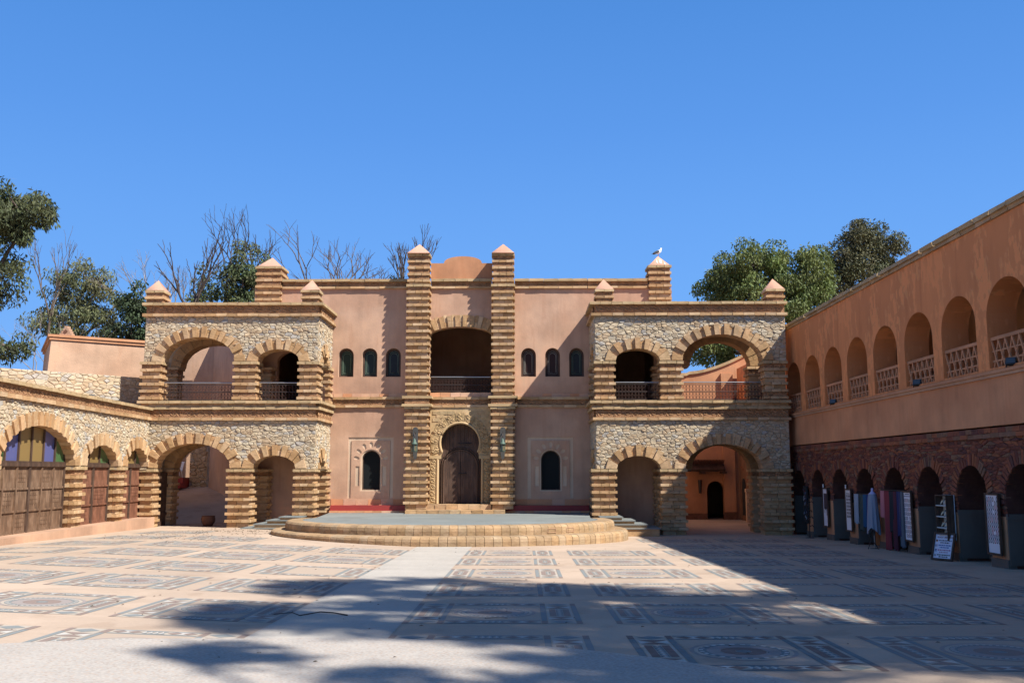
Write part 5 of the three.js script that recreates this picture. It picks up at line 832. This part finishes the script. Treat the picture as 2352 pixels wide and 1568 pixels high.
// ---------------------------------------------------------------- behind the galleries
{ // passage behind the left gallery
  const rampG = tri([-34, .36, -53.6, -14.9, .36, -53.6, -14.9, 2.2, -66, -34, .36, -53.6, -14.9, 2.2, -66, -34, 2.2, -66, -34, 2.2, -66, -14.9, 2.2, -66, -14.9, 2.3, -84, -34, 2.2, -66, -14.9, 2.3, -84, -34, 2.3, -84]);
  struct('ramp', uvPlanar(rampG), M.ground).userData.label = 'paved ramp rising behind the left gallery';
  const T = thing('courtyard_wall', 'curved pink plaster wall seen through the arches of the left gallery', 'wall'), P = [[-14.95, -53.8], [-16.2, -56.5], [-18, -60], [-20, -63.4], [-21.5, -65.6]], o = .5;
  for (let i = 0; i < P.length - 1; i++) { const [a, b] = [P[i], P[i + 1]]; add(T, 'wall_panel', hexa([[b[0], 0, b[1]], [a[0], 0, a[1]], [a[0], 12.4, a[1]], [b[0], 12.4, b[1]], [b[0] + o, 0, b[1] - .3], [a[0] + o, 0, a[1] - .3], [a[0] + o, 12.4, a[1] - .3], [b[0] + o, 12.4, b[1] - .3]]), M.pinkPale); }
  for (const [i, t, w, y] of [[1, .35, .42, 8.2], [2, .2, .3, 7.6]]) { const a = P[i], b = P[i + 1], x = a[0] + (b[0] - a[0]) * t, z = a[1] + (b[1] - a[1]) * t, W = grp(T, 'window'), ry = Math.atan2(b[0] - a[0], b[1] - a[1]) + Math.PI / 2; for (const [nm, g, m] of [['window_frame', extrude(poly(archPts(0, w + .08, -1, .4, w + .08)), .06, -.02, [poly(archPts(0, w, -.92, .4, w), THREE.Path)]), M.woodFrame], ['glass', extrude(poly(archPts(0, w, -.92, .4, w)), .02, -.005), M.darkGlass]]) { const m2 = add(W, nm, g, m); m2.position.set(x, y, z); m2.rotation.y = ry + Math.PI; } }
  const S = thing('stone_pier', 'rough stone pier standing in the passage behind the left gallery', 'pier'); add(S, 'pier_core', box(-22.9, -21.7, 1.9, 7.5, -66.6, -65.8), M.mortar); add(S, 'plaster_top', box(-22.95, -21.4, 7.5, 12.4, -66.7, -65.75), M.pinkPale); placeStones(S, rubble({ u0: -22.9, u1: -21.7, v0: 2, v1: 7.5, cw: .34, ch: .2, h: [.03, .08], map: (u, v, n) => [u, v, -65.8 + n] }), M.stone, M.stoneV, stoneCols, 120);
  const K = thing('passage_wall', 'grey pink wall at the dark end of the left passage', 'wall'); add(K, 'wall', box(-27, -22.95, 1.9, 12.4, -68.4, -68), M.pinkPale); add(K, 'back', box(-40, -14, 1.9, 8.5, -72.4, -72), M.pink);
  const st = thing('red_step', 'low red painted step under the white chair', 'step'); add(st, 'lower_step', box(-25.5, -22.95, 2.1, 2.45, -66.4, -64.2), M.redPaint); add(st, 'upper_step', box(-25.5, -22.95, 2.45, 2.8, -66.4, -64.7), M.redPaint);
  const C = thing('plastic_chair', 'white slatted plastic chair standing on the red step', 'chair'); C.position.set(-23.6, 2.8, -65.4); C.rotation.y = -.9;
  add(C, 'seat', box(-.26, .26, .42, .46, -.26, .26), M.white); for (const [x, z] of [[-.24, -.24], [.24, -.24], [-.24, .24], [.24, .24]]) add(C, 'leg', tube([[x * .9, .43, z * .9], [x * 1.12, 0, z * 1.12]], .022, .018, 6), M.white);
  for (let i = 0; i < 5; i++) { const m2 = add(C, 'back_slat', box(-.025, .025, 0, .56, -.012, .012), M.white); m2.position.set(-.2 + i * .1, .47, -.25); m2.rotation.x = -.22; } const tr = add(C, 'top_bar', box(-.27, .27, 0, .06, -.02, .02), M.white); tr.position.set(0, 1.0, -.375); tr.rotation.x = -.22;
  for (const s of [-1, 1]) add(C, 'armrest', tube([[s * .27, .45, .22], [s * .28, .66, .2], [s * .28, .67, -.28]], .018, .018, 5), M.white);
  const pot = new THREE.LatheGeometry([[0, 0], [.22, 0], [.34, .2], [.37, .38], [.33, .5], [.36, .54], [.31, .54], [.28, .46], [0, .4]].map(p => new THREE.Vector2(...p)), 18); const p = one('clay_pot', pot, M.tile, 'round clay pot on the floor of the left archway', 'pot'); p.position.set(-16.75, gy(-16.75, -51.2), -51.3);
  const dg = thing('wooden_gate', 'dark wooden gate leaf folded back inside the left archway', 'gate'); for (let i = 0; i < 5; i++) add(dg, 'board', box(-19.35 + i * .004, -19.28 + i * .004, .38, 3.15, -51.95 + i * .26, -51.71 + i * .26), M.woodDark); add(dg, 'ledge_bar', box(-19.27, -19.22, .9, 1.05, -51.95, -50.66), M.woodDark); add(dg, 'ledge_bar', box(-19.27, -19.22, 2.4, 2.55, -51.95, -50.66), M.woodDark);
}
{ // street behind the right gallery
  const T = thing('street_house', 'orange plastered house with arched door seen through the right gallery arch', 'house'), z = -66;
  const top = [[8.4, 9.7], [11.2, 9.75]]; for (let i = 0; i <= 10; i++) top.push([11.4 + i * .5, 9.85 + 1.9 * Math.pow(i / 10, 1.6)]); top.push([22, 12.2]);
  add(T, 'wall', extrude(poly([[8.4, -.2], [22, -.2], ...top.reverse()]), .6, z - .6, [poly(archPts(13.02, .6, .0, 1.95, .62), THREE.Path), poly(archPts(14.02, .12, 1.05, 1.95, .3), THREE.Path)]), M.orangeLow);
  const tp = top.slice().reverse(); for (let i = 0; i < tp.length - 1; i++) { const [a, b] = [tp[i], tp[i + 1]]; add(T, 'coping', hexa([[a[0], a[1], z + .12], [b[0], b[1], z + .12], [b[0], b[1] + .2, z + .12], [a[0], a[1] + .2, z + .12], [a[0], a[1], z - .7], [b[0], b[1], z - .7], [b[0], b[1] + .2, z - .7], [a[0], a[1] + .2, z - .7]]), pick(M.topSand)); }
  add(T, 'room', merged([box(8.4, 22, -.2, 9, z - 8.4, z - 8), box(8.1, 8.4, -.2, 9, z - 8.4, z - .6), box(22, 22.3, -.2, 9, z - 8.4, z - .6)]), M.orangeLow); add(T, 'room_roof', box(8.4, 22, 5.2, 5.4, z - 8, z - .6), M.orangeLow); add(T, 'pilaster', box(13.55, 14.35, -.2, 9.9, z + .002, z + .22), M.orangeLow).visible = true;
  add(T, 'skirting', box(13.5, 14.38, -.2, .5, z + .003, z + .25), M.tile); add(T, 'skirting', box(9, 12.4, -.2, .4, z + .002, z + .05), M.tile);
  const roof = grp(T, 'pent_roof'); for (let i = 0; i < 26; i++) { const g = new THREE.CylinderGeometry(.06, .065, 1.0, 6, 1, true, 0, Math.PI); g.rotateY(Math.PI / 2 * 0); g.rotateX(Math.PI / 2 - .55); g.translate(10.9 + i * .1, 3.7, z + .62); add(roof, 'roof_tile', g, new THREE.MeshStandardMaterial({ color: lin(.15 + .05 * R(), .07, .045), roughness: .9, side: THREE.DoubleSide })); }
  add(roof, 'boarding', hexa([[10.8, 3.38, z + 1.05], [13.5, 3.38, z + 1.05], [13.5, 3.92, z + .22], [10.8, 3.92, z + .22], [10.8, 3.32, z + 1.05], [13.5, 3.32, z + 1.05], [13.5, 3.86, z + .2], [10.8, 3.86, z + .2]].map((p, i) => p)), M.woodDark); add(roof, 'beam', box(10.8, 13.5, 3.2, 3.32, z + .8, z + .95), M.woodDark); for (const x of [11.9, 13.3]) add(roof, 'bracket', box(x, x + .3, 3.05, 3.2, z, z + .95), M.woodDark);
  add(T, 'wall_lamp', new THREE.CylinderGeometry(.14, .1, .9, 6).translate(11.9, 2.2, z + .3), M.iron);
  const B = thing('brick_house', 'dark brick house with pointed openings at the right of the back street', 'house'); add(B, 'walls', box(14.6, 24, -.2, 5.6, -65.7, -51.4), M.red[5]); add(B, 'string_course', box(14.5, 24, 5.0, 5.15, -65.7, -51.35), M.red[2]); add(B, 'upper_wall', box(14.62, 24, 5.6, 10.2, -65.7, -51.4), M.orange);  // walls carried forward and higher, out of view, to shade the back street
  for (const zz of [-64.4, -61.2]) { const g = extrude(poly(archPts(0, .42, 0, 1.7, .7)), .05, 0); g.rotateY(-Math.PI / 2); g.translate(14.58, .35, zz); add(B, 'niche', uvPlanar(g), M.black); }
  for (let i = 0; i < 40; i++) { const yy = rr(.5, 4.8), zz = rr(-65.4, -57.5); brick(B, 'brick', M.red, 14.6, yy, zz, .06, .09, .3); }
  const Pst = thing('white_post', 'slim pale post at the corner of the back street', 'post'); add(Pst, 'shaft', box(14.15, 14.4, 0, 1.9, -62.2, -61.95), M.cream); add(Pst, 'cap', box(14.12, 14.43, 1.9, 2.12, -62.23, -61.92), M.cream);
}
// ---------------------------------------------------------------- trees
const leafMat = new THREE.MeshPhysicalMaterial({ color: 0xffffff, vertexColors: true, roughness: .7, side: THREE.DoubleSide, transmission: .3, thickness: 0, ior: 1.3 });
M.bark = mat(.17, .13, .10, { map: tWood, bumpMap: bWood, bumpScale: .03 }); M.barkPale = mat(.30, .26, .22, { map: tWood }); M.barkDark = mat(.085, .065, .055, { map: tWood });
function leaves(clumps, per, len, wid, col, droop, vary = .3) {
  const pos = [], cols = [], nrm = V(), d = V(), s = V();
  for (const [cx, cy, cz, r] of clumps) {
    const tone = 1 + rr(-vary, vary), warm = rr(-.1, .25) * vary * 2;
    for (let i = 0; i < per; i++) {
      let x, y, z; do { x = rr(-1, 1); y = rr(-1, 1); z = rr(-1, 1); } while (x * x + y * y + z * z > 1); const k = Math.pow(x * x + y * y + z * z, -.15);
      const px = cx + x * r * k, py = cy + y * r * k * .8, pz = cz + z * r * k; d.set(gauss(), gauss() - droop, gauss()).normalize(); s.set(gauss(), gauss(), gauss()).cross(d).normalize();
      const L = len * rr(.7, 1.3), w = wid * rr(.7, 1.3), mx = px + d.x * L * .45, my = py + d.y * L * .45, mz = pz + d.z * L * .45, ex = px + d.x * L, ey = py + d.y * L, ez = pz + d.z * L;
      pos.push(px, py, pz, mx + s.x * w, my + s.y * w, mz + s.z * w, ex, ey, ez, px, py, pz, ex, ey, ez, mx - s.x * w, my - s.y * w, mz - s.z * w);
      const t = tone * rr(.75, 1.25); for (let q = 0; q < 6; q++) cols.push(col[0] * t * (1 + warm), col[1] * t, col[2] * t);
    }
  }
  return tri(pos, cols);
}
function wiggle(a, b, n, amp) { const p = []; for (let i = 0; i <= n; i++) { const t = i / n, e = Math.sin(t * Math.PI) * amp; p.push(V(a.x + (b.x - a.x) * t + gauss() * e * .5, a.y + (b.y - a.y) * t + e * .3, a.z + (b.z - a.z) * t + gauss() * e * .5)); } return p; }
function leafyTree(name, label, o) {
  const T = thing(name, label, 'tree', o.group), base = V(o.x, o.y0 || 0, o.z), top = V(o.x + (o.lean || 0), o.trunk, o.z + (o.leanZ || 0)), limbs = [], tw = [], clumps = [];
  add(T, 'trunk', tube(wiggle(base, top, 6, .4), o.r || .35, (o.r || .35) * .6, 8), o.bark || M.bark);
  for (const [dx, y, dz, rx, ry, rz, n] of o.lobes) {
    const c = V(o.x + dx, y, o.z + dz); limbs.push(tube(wiggle(top.clone().lerp(base, rr(0, .15)), c, 6, .7), (o.r || .35) * .42, .06, 6));
    for (let i = 0; i < n; i++) { let x, yy, z; do { x = rr(-1, 1); yy = rr(-1, 1); z = rr(-1, 1); } while (x * x + yy * yy + z * z > 1 || x * x + yy * yy + z * z < .18); const q = V(c.x + x * rx, c.y + yy * ry, c.z + z * rz); clumps.push([q.x, q.y, q.z, rr(.7, 1.25) * (o.cr || .8)]); if (i % 2 === 0) tw.push(tube(wiggle(c, q, 3, .25), .05, .015, 4)); }
  }
  for (const l of limbs) add(T, 'limb', l, o.bark || M.bark); stuff(add(T, 'twigs', merged(tw), o.bark || M.bark));
  add(T, 'crown', leaves(clumps, o.per || 90, o.len || .32, o.wid || .05, o.col, o.droop ?? .6, o.vary ?? .3), leafMat); return T;
}
function bareTree(label, x, z, y0, yFork, yTop, spread, o = {}) {
  const T = thing('bare_tree', label, 'tree', 'leafless trees'), big = [], small = [], bark = o.bark || M.barkPale; let top = yTop;
  const rec = (p, d, len, r, k) => { const e = p.clone().addScaledVector(d, len), pts = wiggle(p, e, 4, len * .08); (k < 2 ? big : small).push(tube(pts, r, r * .62, k < 2 ? 6 : 4)); if (k >= (o.depth || 4)) return; const n = k < 1 ? 3 : (R() < .18 ? 3 : 2); for (let i = 0; i < n; i++) { const a = i * 2.3 + R() * 2, sp = spread * rr(.5, 1.1), nd = d.clone().add(V(Math.cos(a) * sp, rr(-.05, .35), Math.sin(a) * sp * .7)).normalize(); rec(pts[pts.length - 1 - (i ? Math.floor(R() * 2) : 0)], nd, len * rr(.6, .86), r * .62, k + 1); } };
  const b = V(x, y0, z), f = V(x + (o.lean || 0), yFork, z); add(T, 'trunk', tube(wiggle(b, f, 5, .3), o.r || .2, (o.r || .2) * .75, 7), bark);
  const n = o.n || 3; for (let i = 0; i < n; i++) { const a = i / n * 6.28 + R(); rec(f, V(Math.cos(a) * spread * 1.1, 1, Math.sin(a) * spread * .7).normalize(), (yTop - yFork) * rr(.28, .4), (o.r || .2) * .55, 0); }
  for (const g of big) add(T, 'branch', g, bark); stuff(add(T, 'twigs', merged(small), bark)); if (o.clumps) add(T, 'crown', leaves(o.clumps, 60, .28, .05, [.06, .075, .035], .5), leafMat); return T;
}
leafyTree('eucalyptus_tree', 'tall dark eucalyptus reaching into the frame at far left', { x: -35.7, z: -58, trunk: 14, r: .45, lean: 1, col: [.08, .098, .038], per: 150, len: .36, wid: 0.05, droop: 1.1, cr: .8, lobes: [[3.9, 19.6, 0, 2.0, 1.6, 1.8, 24], [2.6, 18.4, .5, 2.3, 1.8, 2.0, 22], [4.7, 18.4, 0, 1.5, .9, 1.3, 11], [3.3, 15.2, 0, 1.0, 1.7, 1.2, 12], [1, 19.5, 0, 2.5, 2.6, 2.4, 14], [4.3, 10.6, .4, 1.4, .7, 1, 8]] });
leafyTree('eucalyptus_tree', 'ragged olive eucalyptus group with bare stems behind the pale building', { x: -34.5, z: -72, trunk: 12.5, r: .3, bark: M.barkPale, col: [.135, .15, .066], per: 115, len: .34, wid: 0.046, droop: 1.3, cr: .75, lobes: [[-1.4, 17.3, 0, 1.2, 1.6, 1.2, 10], [.8, 17.8, 0, 1.3, 1.5, 1.2, 12], [2, 17.6, .5, .9, 1.4, 1, 9], [-.6, 14.8, .5, 1.8, 1.5, 1.4, 14], [1.7, 14.6, 0, 1.6, 1.5, 1.3, 13], [2.9, 15.4, 0, 1.1, 1.4, 1.1, 9], [-2.3, 14.6, 0, 1.1, 1.5, 1, 8], [.4, 16.3, .3, 1.8, 1.2, 1.2, 10], [2.6, 13.2, 0, 1.5, 1, 1, 7]] });
leafyTree('leafy_tree', 'compact dark green tree just left of the left gallery roof', { x: -28.9, z: -70, trunk: 12, r: .22, col: [.055, .085, .035], per: 161, len: .3, wid: 0.068, droop: .7, cr: .65, lobes: [[0, 15.8, 0, 1.2, 1.1, 1.1, 10], [.2, 14.2, 0, 1.5, 1.3, 1.3, 14], [-.6, 13, .2, 1.3, 1, 1.2, 9]] });
leafyTree('leafy_tree', 'leafy tree behind the left gallery with dead branches above it', { x: -23.4, z: -75, trunk: 14, r: .35, col: [.095, .12, .045], per: 120, len: .32, wid: 0.06, droop: .8, cr: .75, bark: M.barkDark, lobes: [[1.2, 20.0, 0, 1.3, 1.7, 1.3, 13], [-.4, 18.2, 0, 2.1, 1.6, 1.6, 17], [1.6, 17.6, 0, 1.4, 1.7, 1.3, 13], [-1.9, 17, 0, 1.4, 1.2, 1.2, 10], [.6, 16, .4, 2.2, .9, 1.4, 10]] });
leafyTree('leafy_tree', 'broad fresh green tree behind the right gallery', { x: 20.2, z: -80, trunk: 13, r: .5, col: [.125, .165, .042], per: 230, len: .32, wid: 0.062, droop: 1.0, cr: .95, bark: M.barkDark, lobes: [[-.6, 20.6, 0, 3.0, 1.9, 2.6, 35], [-3.2, 18.4, 0, 2.2, 1.7, 2, 24], [3.2, 19.6, 0, 2.6, 2.4, 2.4, 32], [.3, 17.4, 1.2, 4.6, 2.2, 2.4, 45], [-4.2, 13.4, 0, 2.1, 1.5, 1.6, 20], [-1.5, 14.8, 0, 3, 1.8, 2, 24], [4, 16, 0, 2.6, 2.4, 2, 21]] });
leafyTree('leafy_tree', 'tall brownish olive tree rising above the arcade roof', { x: 30.2, z: -85, trunk: 16, r: .5, col: [.095, .1, .042], per: 190, len: .3, wid: 0.06, droop: .3, cr: .9, bark: M.barkDark, lobes: [[.4, 23.9, 0, 2.4, 1.6, 2, 29], [-1.6, 22, 0, 2.0, 1.8, 1.8, 24], [2.4, 23, 0, 1.5, 2.0, 1.6, 20], [.6, 20.6, .8, 3.0, 1.8, 2, 29], [-2.6, 19.8, 0, 1.6, 1.8, 1.4, 14], [3, 20.2, 0, 1.6, 1.2, 1.4, 12]] });
bareTree('pale leafless tree between the compact tree and the left gallery', -28.6, -72, 0, 14.6, 20.2, .75, { r: .14 });
bareTree('slim leafless tree above the left gallery pinnacle', -26.6, -72, 0, 14.4, 19, .5, { r: .12, n: 2 });
bareTree('dark dead tree with broken limbs behind the left gallery roof', -25.2, -71, 0, 14.6, 21, .45, { r: .22, bark: M.barkDark, n: 3, depth: 3 });
bareTree('tall dead tree rising out of the leafy tree behind the gallery', -22.9, -76, 0, 16.6, 23.8, .6, { r: .22, bark: M.barkDark, n: 4 });
bareTree('spreading leafless tree beside the left turret', -17.8, -74, 0, 14.4, 18.4, .95, { r: .16, n: 3, bark: M.bark });
bareTree('large leafless tree above the main roof with curved limbs', -15.3, -73, 0, 14.6, 22.0, .72, { r: .22, n: 3, bark: M.bark });
bareTree('wide leafless tree above the main roof nearer the columns', -12.9, -74, 0, 13.8, 20.8, .85, { r: .2, n: 4, bark: M.bark });
bareTree('dark sparse tree right behind the left brick column', -9.2, -74, 0, 16, 21.6, .4, { r: .22, n: 4, bark: M.barkDark, clumps: [[-9.3, 18.2, -74, .8], [-9.0, 17.2, -74, .8], [-9.6, 16.6, -74, .7]] });
bareTree('small thin tree with leaf tufts above the main roof', -10.6, -74, 0, 15.2, 18.4, .7, { r: .09, n: 3, bark: M.bark, clumps: [[-10.2, 18.2, -74, .5], [-11, 17.4, -74, .5], [-10.6, 16.6, -74, .7], [-9.9, 16.2, -74, .8], [-12, 16.5, -74, .4]] });
bareTree('tiny bare twigs above the right half of the main roof', 1.6, -74, 0, 15.4, 18.4, .5, { r: .05, n: 2, depth: 2 });
bareTree('leaning bare trunk seen through the upper right arch', 13.1, -78, 0, 15, 17, .4, { r: .16, n: 2, lean: -.7, bark: M.barkDark, depth: 2 });
bareTree('bare stems rising from the ragged eucalyptus group', -35.6, -70.5, 0, 14.5, 21.4, .35, { r: .12, n: 3, depth: 3, bark: M.bark });
bareTree('thin grey branches hanging low at far left', -32.6, -66, 0, 8.5, 14.5, .9, { r: .1, n: 3, depth: 4 });
// trees behind and beside the camera that throw the dappled shade on the near paving
const shade = (label, x, z, h, lean, leanZ, blobs) => leafyTree('shade_tree', label, { x, z, y0: .8, trunk: h - 4, r: .34, lean, leanZ, group: 'trees near the camera', col: [.06, .085, .035], per: 60, len: .5, wid: .12, droop: .6, cr: .85, lobes: blobs.map(([gx, gz, ax, az, n]) => [gx + .762 * h - x, h + rr(-.5, .5), gz + .476 * h - z, ax * .85, .7, az * .85, n]) });
shade('tall tree behind the arcade whose shade falls across the near mosaics', 26, -3, 25, -2.5, -2, [[2.03, -18.4, 1.4, 1.5, 11], [3.5, -17.3, 1.5, 1.5, 11], [1.25, -14.5, 1.4, 1.2, 10], [5.2, -15.6, 1.7, 2, 15], [1.97, -12.5, 1.3, .7, 7], [5.6, -13.2, 1.7, 1.2, 11], [3.4, -14.4, .9, .7, 5], [7.8, -16, 1.6, 2.2, 12], [3.2, -19.8, 1.6, 1.0, 9], [2.6, -16, 1.3, 1.0, 8], [4.2, -21.3, 1.4, .9, 8], [.4, -13.2, .9, .6, 5]]);
shade('tall tree in front of the arcade whose shade reaches across the stone path', 19.2, -3, 26, -.8, -3, [[-5.5, -22.7, 1.3, 1.2, 11], [-5.5, -18.9, 1.1, 1.0, 9], [-5.3, -17, 1.5, .6, 9], [-3.9, -19.6, 1.0, .8, 6], [-4.1, -23.6, 1.1, .7, 6], [-3.1, -25, 1.4, .6, 6], [-3.1, -21.6, 1.0, .9, 4], [-3.2, -17.2, 1.0, 1.2, 6], [-1.4, -15.9, 1.1, 1.6, 12], [.5, -19.4, 1.1, 2.6, 16], [-.2, -17.2, 1.2, 1.0, 8], [2.6, -20.8, 1.2, .8, 7], [-2.4, -19.2, 1.3, .7, 6], [-.6, -21.9, 1.2, .9, 7], [1.4, -22.4, 1.1, .8, 6], [.6, -15.2, 1.1, .8, 6], [-1.2, -20.6, .8, 1.8, 7], [-.4, -23.2, 1.2, .7, 5]]);
shade('slender tree behind the camera whose shade streaks the terrazzo', 13, 6, 22, -.5, -4, [[-4.86, -13.7, 1.2, .35, 5], [-2.3, -12.45, .8, .3, 4], [-.5, -12.2, .45, .35, 3], [.53, -12.6, .5, .4, 3]]);

// ---------------------------------------------------------------- litter
{
  const pos = [], col = []; const put = (x, z, s) => { const y = gy(x, z) + .016, a = R() * 6.28, c = Math.cos(a) * s, d = Math.sin(a) * s, k = rr(.25, .45); pos.push(x - c, y, z - d, x - d * k, y + s * .3, z + c * k, x + c, y, z + d, x - c, y, z - d, x + c, y, z + d, x + d * k, y + s * .25, z - c * k); const t = rr(.5, 1.3); for (let i = 0; i < 6; i++) col.push(.12 * t, .085 * t, .05 * t); };
  for (let i = 0; i < 220; i++) put(-12.5 + gauss() * 2.2, -45.5 + gauss() * 2.2, rr(.03, .07)); for (let i = 0; i < 120; i++) put(-14 + gauss() * 2, -40 + gauss() * 2.5, rr(.03, .06));
  for (let i = 0; i < 260; i++) put(rr(-14, 11), rr(-38, -13), rr(.02, .05));
  const m = add(scene, 'fallen_leaves', tri(pos, col), mat(1, 1, 1, { vertexColors: true, side: THREE.DoubleSide })); m.userData = { kind: 'stuff', label: 'dry fallen leaves scattered over the plaza', category: 'leaves' };
  const br = thing('fallen_branch', 'thin crooked fallen branch lying across the edge of the stone path', 'branch'); const f = (x, z, h) => [x, gy(x, z) + h, z]; add(br, 'stem', tube([f(-4.55, -17.8, .02), f(-4.25, -17.95, .04), f(-4.05, -17.7, .02), f(-3.75, -18.05, .04), f(-3.5, -18.0, .03), f(-3.2, -17.75, .02)], .007, .014, 5), M.barkDark); add(br, 'twig', tube([f(-4.25, -17.95, .04), f(-4.3, -18.2, .04)], .006, .005, 4), M.barkDark);
  const s2 = thing('fallen_stick', 'short dark stick lying on a shaded mosaic panel', 'branch'); add(s2, 'stem', tube([f(-.7, -17.4, .02), f(-.5, -17.38, .03), f(-.3, -17.42, .02)], .007, .005, 5), M.barkDark);
}
renderer.render(scene, camera);
